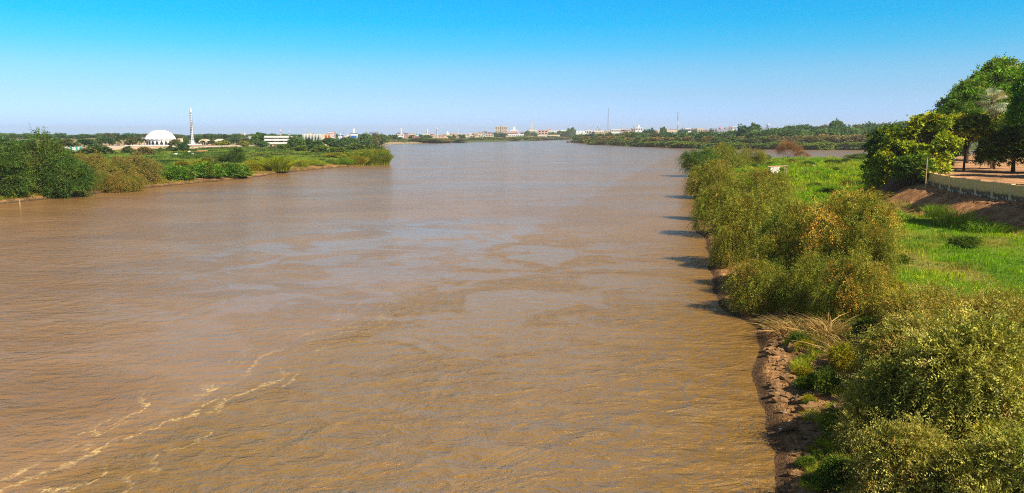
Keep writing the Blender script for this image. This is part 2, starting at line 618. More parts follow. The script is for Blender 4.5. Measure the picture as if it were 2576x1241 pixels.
def ground_colors(x, y, a, b, c):
    n1, n2, n3 = fbm(x / 3.5, y / 3.5, 41), fbm(x / 14, y / 14, 42), fbm(x / 50, y / 12, 43)
    nf = fbm(x / .8, y / .8, 44)
    col = np.tile(np.array([.16, .10, .05]), (len(x), 1))
    # left bank and far bank
    far = ss(850, 1150, y)
    g = lerp(lerp(np.tile([.12, .20, .03], (len(x), 1)), [.22, .26, .04], ss(.42, .62, n3)), [.055, .09, .02], ss(.52, .72, n1) * .5)
    tan = lerp(np.tile([.40, .23, .085], (len(x), 1)), [.17, .09, .035], ss(.40, .66, n1 * .5 + nf * .5))
    edge = ss(6, 15, a + (n2 - .5) * 16 - 8 * ss(265, 320, y) * ss(420, 380, y))
    left = lerp(tan, g, np.maximum(edge, ss(.55, .75, n1) * ss(3, 6, a)))
    left = lerp(left, [.15, .19, .025], (1 - ss(215, 260, y)) * ss(.38, .5, n1) * ss(1.5, 3, a))
    pk = sdf(PARK_A, x, y)
    left = lerp(left, [.46, .31, .20], ss(-14, -3, pk) * ss(.25, .5, n1))
    dry = lerp(np.tile([.36, .28, .13], (len(x), 1)), [.13, .16, .05], ss(.40, .62, fbm(x / 120, y / 60, 46)))
    left = lerp(left, dry, far)
    left = lerp(left, [.40, .30, .17], far * (1 - ss(20, 70, a + (n2 - .5) * 60)) * ss(1700, 1450, y))
    left = lerp(left, [.10, .14, .05], ss(1500, 1800, y) * (1 - ss(90, 200, a)))
    left = lerp(left, [.09, .06, .035], 1 - ss(.3, 1.3, a))
    # wooded shore
    isl = lerp(np.tile([.06, .09, .025], (len(x), 1)), [.13, .14, .04], n2)
    isl = lerp(isl, [.20, .13, .07], 1 - ss(1, 5, b))
    # right bank
    gr = lerp(np.tile([.10, .20, .012], (len(x), 1)), [.17, .24, .02], ss(.4, .65, n2))
    gr = lerp(gr, [.30, .23, .06], ss(.58, .75, fbm(x / 8, y / 8, 47)) * .8)
    mud = lerp(np.tile([.50, .27, .10], (len(x), 1)), [.27, .14, .05], ss(.42, .65, nf))
    right = lerp(mud, lerp(mud * .8, [.16, .16, .035], n1), ss(3.0, 5.5, c + (n1 - .5) * 3))
    right = lerp(right, gr, ss(8, 13, c) * ss(52, 64, y))
    e = wallx(y) - x
    soil = lerp(np.tile([.50, .25, .105], (len(x), 1)), [.34, .16, .065], ss(.4, .65, nf))
    right = lerp(right, soil, ss(10.5, 7.5, e + (n1 - .5) * 5) * ss(8, 14, c) * (1 - .75 * ss(165, 190, y)))
    park = lerp(np.tile([.60, .33, .16], (len(x), 1)), [.42, .23, .11], ss(.4, .65, n1))
    right = lerp(right, park, ss(0, -1, e))
    right = lerp(right, [.12, .07, .035], 1 - ss(.25, 1.1, c + (nf - .5) * .4))
    m = np.argmax(np.stack([a, b, c]), 0)
    col = np.where((m == 0)[:, None], left, np.where((m == 1)[:, None], isl, right))
    return np.clip(col, 0, .8)


TC = ground_colors(TX, TY, sa, sb, sc)
used = np.zeros(len(TX), dtype=bool)
used[F.ravel()] = True
remap = np.cumsum(used) - 1
me = np_mesh('ground', np.stack([TX, TY, TZ], 1)[used], remap[F], [], TC[used], smooth=True)
m, nt = nodes_of('earth')
at = N(nt, 'ShaderNodeAttribute', attribute_name='Col')
gp = N(nt, 'ShaderNodeNewGeometry')
n1 = N(nt, 'ShaderNodeTexNoise', {'Vector': gp.outputs['Position'], 'Scale': 2.6, 'Detail': 7.0, 'Roughness': .68})
n2 = N(nt, 'ShaderNodeTexNoise', {'Vector': gp.outputs['Position'], 'Scale': .35, 'Detail': 5.0, 'Roughness': .6})
f = MATH(nt, 'MULTIPLY', RANGE(nt, n1.outputs[0], .3, .7, .55, 1.35, False), RANGE(nt, n2.outputs[0], .3, .7, .75, 1.2, False))
g = N(nt, 'ShaderNodeCombineColor', {0: f, 1: f, 2: f})
c = MIXC(nt, 1.0, at.outputs['Color'], g.outputs[0], 'MULTIPLY')
vo = N(nt, 'ShaderNodeTexVoronoi', {'Vector': gp.outputs['Position'], 'Scale': 3.2}, feature='DISTANCE_TO_EDGE')
hh = MATH(nt, 'ADD', n1.outputs[0], MATH(nt, 'MULTIPLY', RANGE(nt, vo.outputs[0], 0, .12), .35))
b = N(nt, 'ShaderNodeBump', {'Height': hh, 'Strength': .8, 'Distance': .16})
p = N(nt, 'ShaderNodeBsdfPrincipled', {'Base Color': c, 'Roughness': 1.0, 'Specular IOR Level': .04, 'Normal': b.outputs[0]})
OUT(nt, p.outputs[0])
me.materials.append(m)
tag(obj('ground', me), 'river banks of mud, grass and sandy soil', None, None, 'structure')

# ---------------------------------------------------------------- water
m, nt = nodes_of('muddy_water')
gp = N(nt, 'ShaderNodeNewGeometry')
P = gp.outputs['Position']
sxyz = N(nt, 'ShaderNodeSeparateXYZ', {0: P})
X_, Y_ = sxyz.outputs[0], sxyz.outputs[1]


def noise(scale, sxy=(1, 1), detail=3.0, rough=.55, dist=0.0, off=0.0, rot=0.0, typ='FBM'):
    mp = N(nt, 'ShaderNodeMapping', {'Vector': P, 'Scale': (sxy[0], sxy[1], 1), 'Location': (off, off * 1.7, 0), 'Rotation': (0, 0, rot)})
    n = N(nt, 'ShaderNodeTexNoise', {'Vector': mp.outputs[0], 'Scale': scale, 'Detail': detail, 'Roughness': rough, 'Distortion': dist})
    return n.outputs[0]


def ridge(v, k=2.0):
    return MATH(nt, 'SUBTRACT', 1.0, MATH(nt, 'MULTIPLY', MATH(nt, 'ABSOLUTE', MATH(nt, 'SUBTRACT', v, .5)), k), clamp=True)


# where the smooth upwelling patches lie, and where the fast ripples run
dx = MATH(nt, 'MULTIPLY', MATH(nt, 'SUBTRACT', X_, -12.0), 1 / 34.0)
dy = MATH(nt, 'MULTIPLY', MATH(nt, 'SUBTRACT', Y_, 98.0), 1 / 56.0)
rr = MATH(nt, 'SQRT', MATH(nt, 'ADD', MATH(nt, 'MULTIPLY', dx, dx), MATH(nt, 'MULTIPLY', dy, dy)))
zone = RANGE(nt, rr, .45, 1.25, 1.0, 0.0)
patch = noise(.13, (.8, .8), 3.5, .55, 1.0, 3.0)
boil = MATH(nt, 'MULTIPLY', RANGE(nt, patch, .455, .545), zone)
wind = noise(.02, (.5, 1.5), 4.0, .6, .6, 17.0)
calm = RANGE(nt, wind, .46, .62)
fastx = MATH(nt, 'SUBTRACT', X_, MATH(nt, 'MULTIPLY_ADD', Y_, .24, -28.5))      # metres right of the foam line
fast = MATH(nt, 'MULTIPLY', RANGE(nt, fastx, -1.5, 3.0), RANGE(nt, Y_, 60, 140, 1.0, .35))
amp = MATH(nt, 'MULTIPLY', MATH(nt, 'SUBTRACT', 1.0, MATH(nt, 'MULTIPLY', boil, .74)), MATH(nt, 'MULTIPLY_ADD', calm, -.35, 1.0))
amp = MATH(nt, 'MULTIPLY', amp, MATH(nt, 'MULTIPLY_ADD', fast, .75, .55))
wn = N(nt, 'ShaderNodeTexNoise', {'Vector': P, 'Scale': .55, 'Detail': 2.0})
wv = N(nt, 'ShaderNodeVectorMath', {0: wn.outputs['Color'], 1: (1.5, 1.5, 0)}, operation='MULTIPLY')
wp = N(nt, 'ShaderNodeVectorMath', {0: P, 1: wv.outputs[0]}, operation='ADD')


def cells(scale, sxy, rot=0.0):
    mp = N(nt, 'ShaderNodeMapping', {'Vector': wp.outputs[0], 'Scale': (sxy[0], sxy[1], 0), 'Rotation': (0, 0, rot)})
    return N(nt, 'ShaderNodeTexVoronoi', {'Vector': mp.outputs[0], 'Scale': scale, 'Smoothness': .35}, feature='SMOOTH_F1').outputs[0]


rip1 = cells(.95, (.72, 1.15), .3)
rip2 = cells(2.3, (.75, 1.2), -.25)
rip3 = noise(5.0, (.7, 1.3), 4.0, .65, .3, 2.0)
chop = noise(.42, (.8, 1.15), 5.0, .70, .8, 12.0, .12)
chop2 = noise(.13, (.75, 1.2), 4.0, .62, 1.0, 23.0, -.08)
hgt = MATH(nt, 'ADD', MATH(nt, 'MULTIPLY', MATH(nt, 'POWER', rip1, 1.8), .55), MATH(nt, 'MULTIPLY', rip2, .20))
hgt = MATH(nt, 'ADD', hgt, MATH(nt, 'MULTIPLY', rip3, .22))
hgt = MATH(nt, 'ADD', hgt, MATH(nt, 'MULTIPLY', chop, 1.45))
hgt = MATH(nt, 'ADD', hgt, MATH(nt, 'MULTIPLY', chop2, 1.6))
hgt = MATH(nt, 'MULTIPLY', MATH(nt, 'SUBTRACT', hgt, 1.81), amp)
eddy = ridge(noise(.16, (1.2, .8), 2.0, .5, 2.2, 31.0), 5.0)
hgt = MATH(nt, 'ADD', hgt, MATH(nt, 'MULTIPLY', eddy, .055))
bump = N(nt, 'ShaderNodeBump', {'Height': hgt, 'Strength': .85, 'Distance': .5})
# silt colour: two currents of slightly different brown
c0 = MIXC(nt, RANGE(nt, noise(.05, (.8, 1.2), 4.0, .6, .8, 60.0), .35, .65), (.262, .140, .048, 1), (.318, .176, .066, 1))
c1 = MIXC(nt, fast, c0, (.235, .128, .028, 1))
c1 = MIXC(nt, MATH(nt, 'MULTIPLY', boil, .32), c1, (.36, .225, .115, 1))  # pale sky reflection on the smooth patches, painted into the water colour
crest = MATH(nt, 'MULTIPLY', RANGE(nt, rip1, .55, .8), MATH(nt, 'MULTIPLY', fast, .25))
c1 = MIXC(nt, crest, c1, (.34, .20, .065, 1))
# foam along the shear line between the currents
wob = MATH(nt, 'ADD', MATH(nt, 'MULTIPLY_ADD', noise(.10, (1.6, 1.0), 3.0, .55, .4, 77.0), 9.0, -4.5), MATH(nt, 'MULTIPLY_ADD', noise(.85, (1.3, .8), 4.0, .65, .8, 71.0), 1.8, -.9))
foam = None
for off, wid, sd_ in ((-1.6, .22, 3.0), (-.6, .14, 5.0), (.3, .18, 8.0), (1.5, .26, 14.0), (2.4, .12, 17.0), (3.2, .14, 21.0), (-3.2, .12, 27.0)):
    ln = MATH(nt, 'ABSOLUTE', MATH(nt, 'ADD', MATH(nt, 'ADD', fastx, wob), off))
    on = RANGE(nt, noise(.16, (.8, .8), 3.0, .6, .3, 90.0 + sd_), .46, .62)
    one = MATH(nt, 'MULTIPLY', RANGE(nt, ln, wid * .2, wid * 1.6, 1.0, 0.0), on)
    foam = one if foam is None else MATH(nt, 'MAXIMUM', foam, one)
speck = RANGE(nt, noise(3.2, (1.2, .9), 6.0, .75, .6, 80.0, -.24), .42, .62)
foam = MATH(nt, 'MULTIPLY', foam, MATH(nt, 'MULTIPLY_ADD', speck, .9, .06))
foam = MATH(nt, 'MULTIPLY', foam, RANGE(nt, Y_, 34, 92, 1.0, 0.05))
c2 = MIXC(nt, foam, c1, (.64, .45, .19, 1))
# light scattered back by the silt under the surface hardly sees the ripples; the mirror on top does
soft = N(nt, 'ShaderNodeBump', {'Height': hgt, 'Strength': .9, 'Distance': .24})
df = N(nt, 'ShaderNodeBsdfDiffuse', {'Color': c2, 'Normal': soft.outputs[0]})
gl = N(nt, 'ShaderNodeBsdfGlossy', {'Color': (1.0, .93, .86, 1), 'Roughness': .12, 'Normal': bump.outputs[0]})
fr = N(nt, 'ShaderNodeFresnel', {'IOR': 1.33, 'Normal': bump.outputs[0]})
fk = MATH(nt, 'MULTIPLY', MATH(nt, 'MULTIPLY', fr.outputs[0], .98), MATH(nt, 'SUBTRACT', 1.0, foam))
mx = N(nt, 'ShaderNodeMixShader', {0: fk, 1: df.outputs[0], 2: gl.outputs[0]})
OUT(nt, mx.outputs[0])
mb = MB()
mb.add([(-9000, -60, 0), (9000, -60, 0), (9000, 12000, 0), (-9000, 12000, 0)], [(0, 1, 2, 3)])
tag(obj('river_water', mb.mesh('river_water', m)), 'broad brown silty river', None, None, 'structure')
# ---------------------------------------------------------------- plant kinds
OLIVE, OLIVE2, BROWN = (.125, .135, .024), (.175, .165, .028), (.20, .135, .032)
DKGREEN, MIDGREEN, BRIGHT = (.045, .085, .018), (.075, .125, .022), (.10, .23, .010)
YELLOW, GOLD, RUST = (.30, .29, .015), (.42, .32, .02), (.36, .185, .04)
SAGE = (.17, .20, .065)
WEEP = dict(qlo=-.9, W=9, HH=5.5, nl=32, lr=.20, nf=3400, m=14, fl=1.35, droop=.66, ll=.23, lw=.062, var=.34, up=.30, hang=.12, zmin=.06)
P_WEEP = ((4, OLIVE), (3, OLIVE2), (1.6, BROWN), (.5, MIDGREEN))
mk('weeping_a', 101, trunk=(.13, .2, 5), names=('foliage', 'stem_cluster'), pal=P_WEEP, **WEEP)
mk('weeping_b', 102, trunk=(.13, .2, 5), names=('foliage', 'stem_cluster'), pal=((4, OLIVE), (2, OLIVE2), (1, MIDGREEN), (.6, BROWN)), **WEEP)
mk('weeping_c', 103, trunk=(.13, .2, 5), names=('foliage', 'stem_cluster'), pal=((3, OLIVE), (2, BROWN), (2, OLIVE2)), **{**WEEP, 'nl': 40, 'droop': .8})
mk('rusty', 104, trunk=(.11, .2, 5), names=('foliage', 'stem_cluster'), pal=((4, OLIVE), (2.0, RUST), (1.5, BROWN), (3, OLIVE2), (1, MIDGREEN)), lkeep=.45, **{**WEEP, 'nl': 38, 'droop': .7, 'hang': .15})
mk('dark_weep', 105, trunk=(.13, .2, 5), names=('foliage', 'stem_cluster'), pal=((3, DKGREEN), (2, MIDGREEN), (1.4, OLIVE)), **{**WEEP, 'flat': .5})
HERO = dict(qlo=-.9, W=7.5, HH=4.2, nl=40, lr=.19, nf=4000, m=17, fl=1.25, droop=.45, ll=.23, lw=.07, up=.30, hang=.12, zmin=.05, flat=.55, var=.36)
mk('hero_a', 106, trunk=(.07, .2, 6), names=('foliage', 'stem_cluster'), pal=((4, (.23, .225, .045)), (3, (.13, .155, .024)), (1.4, (.28, .27, .08)), (1.2, OLIVE2), (.5, (.30, .19, .05))), **HERO)
mk('hero_b', 107, trunk=(.07, .2, 6), names=('foliage', 'stem_cluster'), pal=((3, (.23, .21, .045)), (2, (.26, .25, .07)), (2, OLIVE), (1.3, (.28, .18, .05))), **HERO)
mk('scrub', 108, trunk=(.05, .2, 6), names=('foliage', 'stem_cluster'), pal=((3, (.26, .20, .055)), (2, OLIVE2), (1.5, (.30, .17, .06)), (1, OLIVE)), **{**HERO, 'HH': 2.6, 'nl': 60, 'nf': 4600, 'lr': .15, 'll': .14, 'lw': .05})
mk('golden', 109, trunk=(.03, .2, 5), names=('foliage', 'stem_cluster'), W=3.2, HH=1.4, nl=14, lr=.3, nf=1300, m=8, fl=.5, droop=.4, ll=.13, lw=.075, up=.3, pal=((3, GOLD), (2, YELLOW), (1, (.16, .2, .02))))
mk('greenplant', 110, trunk=(.03, .2, 5), names=('foliage', 'stem_cluster'), W=3.2, HH=1.6, nl=14, lr=.3, nf=1300, m=8, fl=.5, droop=.35, ll=.15, lw=.085, up=.35, pal=((3, (.11, .18, .018)), (2, (.18, .23, .025)), (1.5, MIDGREEN), (.7, (.28, .24, .04))))
ACA = dict(qlo=-.9, W=18, HH=13, nl=60, lr=.17, nf=5200, m=9, fl=1.7, droop=.3, ll=.42, lw=.17, up=.2, flat=.45, zmin=.05)
mk('acacia_a', 111, trunk=(.35, .25, 4), pal=((4, DKGREEN), (3, MIDGREEN), (1.6, (.10, .11, .02))), **ACA)
mk('acacia_b', 112, trunk=(.35, .25, 4), pal=((4, DKGREEN), (1, MIDGREEN), (.3, OLIVE)), **{**ACA, 'HH': 9})
mk('brownbush', 113, qlo=-.9, trunk=(.2, .2, 5), W=15, HH=8, nl=54, lr=.18, nf=5200, m=9, fl=1.6, droop=.7, ll=.34, lw=.13, up=.25, hang=.1, zmin=.05, pal=((3, (.155, .115, .03)), (2, OLIVE), (2, (.19, .13, .035)), (1, (.12, .12, .03))))
mk('creeper', 114, trunk=(.05, .2, 6), names=('foliage', 'stem_cluster'), W=13, HH=3.4, nl=60, lr=.15, nf=4200, m=6, fl=.7, droop=.3, ll=.42, lw=.26, up=.5, zmin=.03, qlo=-.6, pal=((3, (.06, .145, .014)), (2, (.10, .17, .018)), (1.5, (.05, .10, .016)), (.6, (.16, .18, .02))))
mk('roundbush', 115, qlo=-.9, trunk=(.15, .25, 4), W=7, HH=6, nl=26, lr=.28, nf=2400, m=8, fl=.9, droop=.25, ll=.3, lw=.13, up=.3, zmin=.06, pal=((3, DKGREEN), (2, MIDGREEN), (1, OLIVE)))
BROAD = dict(W=10, HH=11, nl=70, lr=.16, nf=4300, m=6, fl=.65, droop=.35, ll=.38, lw=.24, up=.3, flat=.8, zmin=.16, var=.3)
mk('broad_yellow', 116, trunk=(.16, .22), names=('crown', 'trunk'), pal=((3, (.26, .26, .02)), (3, (.17, .21, .018)), (2, (.07, .11, .015)), (1, (.40, .34, .02))), **{**BROAD, 'nf': 3300, 'lr': .145, 'll': .46, 'lw': .3, 'zmin': .02, 'qlo': -.9})
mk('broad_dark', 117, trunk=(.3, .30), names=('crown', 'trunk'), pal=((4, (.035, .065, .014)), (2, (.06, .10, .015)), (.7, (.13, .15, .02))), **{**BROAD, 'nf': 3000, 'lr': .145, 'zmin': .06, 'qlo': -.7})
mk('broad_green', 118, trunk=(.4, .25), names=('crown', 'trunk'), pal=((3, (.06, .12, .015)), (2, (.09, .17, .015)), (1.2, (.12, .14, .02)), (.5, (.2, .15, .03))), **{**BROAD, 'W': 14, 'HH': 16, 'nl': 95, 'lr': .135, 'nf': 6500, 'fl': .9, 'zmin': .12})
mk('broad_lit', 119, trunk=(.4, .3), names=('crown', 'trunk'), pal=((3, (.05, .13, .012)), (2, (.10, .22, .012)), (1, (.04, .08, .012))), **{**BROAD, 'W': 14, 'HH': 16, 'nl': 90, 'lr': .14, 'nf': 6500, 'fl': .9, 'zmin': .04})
mk('young_tree', 120, trunk=(.12, .36), names=('crown', 'trunk'), pal=((3, (.26, .24, .02)), (2, (.15, .18, .02)), (2, (.06, .09, .014)), (1, (.36, .3, .02))), **{**BROAD, 'W': 7, 'HH': 9, 'nl': 40, 'nf': 2600, 'zmin': .30, 'flat': .5})
FAR = dict(qlo=-.6, nl=24, lr=.26, nf=800, m=5, fl=.9, droop=.3, ll=.95, lw=.55, up=.2, zmin=.10, var=.28)
mk('far_tree_a', 131, 10, 9, trunk=(.3, .25), parts=False, pal=((3, (.05, .09, .03)), (2, (.07, .12, .03))), **FAR)
mk('far_tree_b', 132, 10, 9, trunk=(.3, .25), parts=False, pal=((3, (.035, .075, .03)), (1, (.06, .10, .03))), **{**FAR, 'flat': .6})
mk('far_tree_c', 133, 10, 9, trunk=(.3, .25), parts=False, pal=((3, (.10, .10, .04)), (2, (.07, .09, .03))), **FAR)
mk('far_tree_y', 134, 10, 9, trunk=(.3, .25), parts=False, pal=((3, (.20, .19, .03)), (2, (.12, .14, .03))), **FAR)
mk('far_tall', 135, 6, 9, trunk=(.3, .25), parts=False, pal=((3, (.05, .10, .03)), (2, (.07, .12, .03))), **FAR)
FS = {**FAR, 'qlo': -1.0, 'nl': 30, 'lr': .25, 'zmin': .03, 'nf': 950}
mk('far_shrub_a', 141, 10, 8, trunk=(.2, .2, 3), parts=False, pal=((3, (.06, .10, .022)), (2, (.085, .115, .024))), **FS)
mk('far_shrub_b', 142, 10, 8, trunk=(.2, .2, 3), parts=False, pal=((3, (.14, .11, .045)), (2, (.10, .10, .035)), (1, (.17, .12, .05))), **FS)
mk('far_shrub_c', 143, 10, 8, trunk=(.2, .2, 3), parts=False, pal=((3, (.10, .14, .022)), (2, (.07, .11, .022)), (1, (.14, .15, .03))), **FS)
mk('far_shrub_d', 144, 10, 8, trunk=(.2, .2, 3), parts=False, pal=((3, (.045, .075, .025)), (2, (.07, .085, .03))), **FS)
mk('twiggy', 151, trunk=(.06, .2, 7), names=('twigs', 'stem_cluster'), W=9, HH=6, nl=16, lr=.3, nf=2600, m=7, fl=1.3, droop=.15, ll=.32, lw=.055, up=.55, zmin=.05, pal=((3, (.40, .19, .07)), (2, (.30, .17, .06)), (1, (.22, .16, .05))), shell=.1)


def strip(pts, wid, nrm):
    """flat tapering strip along pts"""
    v, n = [], len(pts)
    for i, p in enumerate(pts):
        t = unit(np.array(pts[min(i + 1, n - 1)]) - np.array(pts[max(i - 1, 0)]))
        s = unit(np.cross(t, nrm)) * wid[i]
        v += [np.array(p) + s, np.array(p) - s]
    return v, [(2 * i, 2 * i + 1, 2 * i + 3, 2 * i + 2) for i in range(n - 1)]


def mk_palm(kind, seed, HH, nf=34, fl=3.4, tr=.28, parts=False):
    r = np.random.default_rng(seed)
    vs, fs, cs = [], [], []
    for k in range(nf):
        a = r.uniform(0, 6.283)
        e = r.uniform(-.35, 1.25)
        d = np.array([math.cos(a) * math.cos(e), math.sin(a) * math.cos(e), math.sin(e)])
        L = fl * r.uniform(.8, 1.15)
        p0 = np.array([0, 0, HH - fl * .45])
        pts = [p0 + d * L * t - np.array([0, 0, 1.0]) * L * .62 * t * t * (1.2 if e > 0 else .8) for t in np.linspace(0, 1, 6)]
        c = np.array([(.05, .085, .03), (.08, .12, .04), (.14, .13, .04)][r.choice(3, p=[.5, .35, .15])]) * r.uniform(.7, 1.3)
        for sgn in (1, -1):
            nrm = unit(np.cross(d, np.array([0, 0, 1.0]) * 1.0 + 1e-3) * sgn * .8 + np.array([0, 0, .6]))
            q, f = strip(pts, [w * fl * .11 for w in (.4, .9, 1, .9, .6, .05)], nrm)
            b = len(vs)
            vs += q
            fs += [tuple(b + i for i in g) for g in f]
            cs += [c] * len(q)
    mb = MB()
    mb.tube([(0, 0, -.4), (.1, 0, HH * .4), (0, 0, HH - fl * .4)], [tr * 1.25, tr, tr * .9], 7)
    proto(kind, np.array(vs), np.array(fs), np.array(cs), mb, parts=parts, names=('fronds', 'trunk'))
    SIZE[kind] = (fl * 1.9, HH)


mk_palm('date_palm_a', 161, 8.5)
mk_palm('date_palm_b', 162, 6.5, 40, 3.6)


def mk_reeds(kind, seed, W, HH, n, pal, lean=.35, bw=.05, seg=4):
    r = np.random.default_rng(seed)
    rr_ = np.sqrt(r.uniform(0, 1, n)) * W / 2
    aa_ = r.uniform(0, 6.283, n)
    base = np.stack([rr_ * np.cos(aa_), rr_ * np.sin(aa_), np.zeros(n)], 1)
    d = r.normal(size=(n, 3))
    d[:, 2] = 0
    d = unit(d) * .6 + base / (W / 2) * .8
    hgt = HH * r.uniform(.55, 1.1, n) * (1 - .35 * (rr_ / (W / 2)) ** 2)
    ln = lean * hgt * r.uniform(.4, 1.5, n)
    t = np.linspace(0, 1, seg + 1)
    P = base[:, None, :] + d[:, None, :] * (ln[:, None] * t ** 2)[..., None]
    P[..., 2] += hgt[:, None] * (t - .28 * t ** 3)
    s = unit(np.cross(d + 1e-4, r.normal(size=(n, 3))))
    wd = bw * np.array([1, 1, .85, .6, .05][:seg + 1])
    A, B = P + s[:, None, :] * wd[None, :, None], P - s[:, None, :] * wd[None, :, None]
    V = np.stack([A, B], 2).reshape(-1, 3)
    k = np.arange(n)[:, None] * (seg + 1) * 2 + np.arange(seg)[None, :] * 2
    F = np.stack([k, k + 1, k + 3, k + 2], -1).reshape(-1, 4)
    ws = np.array([a for a, _ in pal], dtype=float)
    pc = np.array([c for _, c in pal])[r.choice(len(pal), n, p=ws / ws.sum())] * np.exp(r.normal(size=(n, 1)) * .25)
    cc = np.repeat(pc, (seg + 1) * 2, 0)
    PROTO[kind] = ('one', np_mesh(kind, V, F, [M_GRASS], np.clip(cc, 0, .85)))
    SIZE[kind] = (W, HH * .74)


mk_reeds('reeds', 171, 7, 5, 3000, ((3, (.12, .15, .02)), (2, (.17, .18, .02)), (1.2, (.34, .26, .03)), (1, (.08, .11, .02))), .5, .07)
mk_reeds('plume', 172, 5, 5, 1400, ((3, (.16, .20, .015)), (2, (.28, .28, .015)), (1, (.10, .15, .015))), .7, .06)
mk_reeds('canes', 173, 2.6, 1.5, 320, ((3, (.50, .33, .12)), (2, (.40, .24, .08)), (1, (.28, .22, .06))), 1.5, .026)
mk_reeds('tussock', 174, 2.2, 1.0, 500, ((3, (.22, .24, .02)), (2, (.12, .2, .015)), (1, (.38, .3, .06))), .7, .016)

def gain(prefixes, k):
    for kn, (t, d) in PROTO.items():
        if not kn.startswith(prefixes): continue
        me_ = d if t == 'one' else d[0][1]
        a = me_.color_attributes['Col']
        c_ = np.zeros(len(me_.vertices) * 4, dtype=np.float32)
        a.data.foreach_get('color', c_)
        c_ = c_.reshape(-1, 4)
        c_[:, :3] = np.clip(c_[:, :3] * np.array(k), 0, .9)
        a.data.foreach_set('color', c_.ravel())


gain(('weeping', 'rusty', 'scrub', 'dark_weep'), (1.75, 1.75, 1.2))
gain(('hero',), (1.72, 1.62, 1.4))
gain(('reeds', 'plume', 'tussock'), (1.6, 1.6, 1.2))
gain(('acacia', 'brownbush', 'roundbush', 'creeper'), (1.7, 1.65, 1.5))
gain(('far_',), (2.1, 2.1, 1.8))
gain(('broad', 'young'), (1.9, 1.9, 1.3))


def put(kind, name, x, y, z, w, h, label, cat, group=None, rz=None, tint=None, wy=None):
    """stand one more plant of this kind on the ground: an object of its own"""
    W, HH = SIZE[kind]
    sc = (w / W, (wy or w) / W, h / HH)
    rz = random.uniform(0, 6.28) if rz is None else rz
    t, data = PROTO[kind]
    tint = tint or (1, 1, 1)
    if t == 'one':
        o = obj(name, data, None, (x, y, z), rz, sc)
        o.color = (*tint, 1)
    else:
        o = empty(name, (x, y, z), rz, sc)
        for pn, me_ in data:
            c = obj(pn, me_, o)
            c.color = (*tint, 1)
    tag(o, label, cat, group)
    return o


def plant(kind, name, px0, px1, ytop, label, cat, ybase=None, Y=None, group=None, tint=None, rz=None, sink=.1, wmul=1.2, wy=None):
    """spread between two picture columns; the foot is on the terrain at a picture row or at a distance"""
    pc = (px0 + px1) / 2
    if Y is None:
        x, y, z = ground_at(pc, ybase)
        w = (px1 - px0) / FPX * y * wmul
        s = math.hypot(x, y)
        y2 = y + .32 * w * y / s
        x, y = x * y2 / y, y2
    else:
        x = D(pc, HOR, Y)[0]
        y = Y
        w = (px1 - px0) / FPX * y * wmul
    z = max(H(x, y), 0.0)
    h = max(D(pc, ytop, y)[2] - z, .4)
    return put(kind, name, x, y, z - sink, w, h + sink, label, cat, group, rz, tint, wy and w * wy)


# ---------------------------------------------------------------- right bank: the row of weeping shrubs along the water
RB = 'weeping shrubs along the right bank'
for kind, a, b, t, base, lab in [
    ('dark_weep', 1712, 1800, 372, 440, 'dark green shrub at the far end of the right bank row, leaning over the water'),
    ('weeping_b', 1770, 1862, 364, 425, 'tall olive green weeping shrub behind the dark leaning shrub at the far bank end'),
    ('weeping_a', 1850, 1922, 373, 418, 'rounded olive shrub at the landward side of the far end of the right bank row'),
    ('weeping_c', 1735, 1850, 404, 492, 'brownish weeping shrub overhanging the water beside the far dark green shrub'),
    ('weeping_a', 1830, 1978, 424, 528, 'broad olive weeping shrub beside the white cloth shelter'),
    ('weeping_b', 1752, 1870, 466, 590, 'dark olive shrub hanging over the waterline between the shelter shrub and the big middle shrub'),
    ('weeping_a', 1815, 1985, 486, 655, 'largest olive weeping shrub in the middle of the right bank row'),
    ('weeping_b', 1925, 2085, 512, 690, 'grey green weeping shrub touching the rust coloured shrub on its water side'),
    ('rusty', 2010, 2225, 486, 705, 'big weeping shrub with many rust orange sprays, beside the bright grass'),
    ('weeping_c', 1838, 1985, 655, 790, 'olive shrub with drooping sprays at the water edge above the dry canes'),
    ('weeping_b', 1960, 2110, 640, 792, 'deep green shrub behind the dry canes, inland of the drooping one'),
    ('weeping_c', 1762, 1838, 420, 545, 'low olive shrub filling the row behind the brownish overhanging shrub'),
    ('weeping_b', 1880, 1985, 470, 560, 'grey green shrub below the white cloth shelter'),
    ('weeping_c', 1795, 1880, 560, 672, 'low olive shrub at the foot of the largest middle shrub, over the mud'),
    ('weeping_a', 1905, 2040, 580, 720, 'olive shrub between the largest middle shrub and the drooping one'),
    ('dark_weep', 1880, 1965, 660, 760, 'dark green shrub in the shade behind the drooping one'),
    ('weeping_a', 2120, 2240, 560, 720, 'olive green shrub on the meadow side of the big rust shrub'),
    ('weeping_b', 2040, 2150, 700, 815, 'sage green shrub just behind the fan of dry orange canes'),
    ('rusty', 2085, 2230, 640, 800, 'smaller shrub with orange sprays and grey green leaves just past the golden plants'),
]:
    plant(kind, 'weeping_shrub', a, b, t, lab, 'shrub', ybase=base, group=RB)
plant('twiggy', 'dry_shrub', 1955, 2014, 352, 'bare orange brown shrub standing at the far edge of the green meadow', 'shrub', ybase=400, wmul=1.2)
plant('twiggy', 'dry_shrub', 2000, 2034, 379, 'low reddish dead branches lying beside the bare orange shrub', 'shrub', ybase=401, wmul=1.2)
plant('roundbush', 'low_shrub', 2135, 2200, 386, 'low grey green shrub at the far edge of the meadow near the dark tree', 'shrub', ybase=404, tint=(1.6, 1.3, 1.6))
plant('roundbush', 'low_shrub', 1895, 1935, 388, 'small dark shrub at the meadow edge between the shrub row and the bare orange shrub', 'shrub', ybase=405)

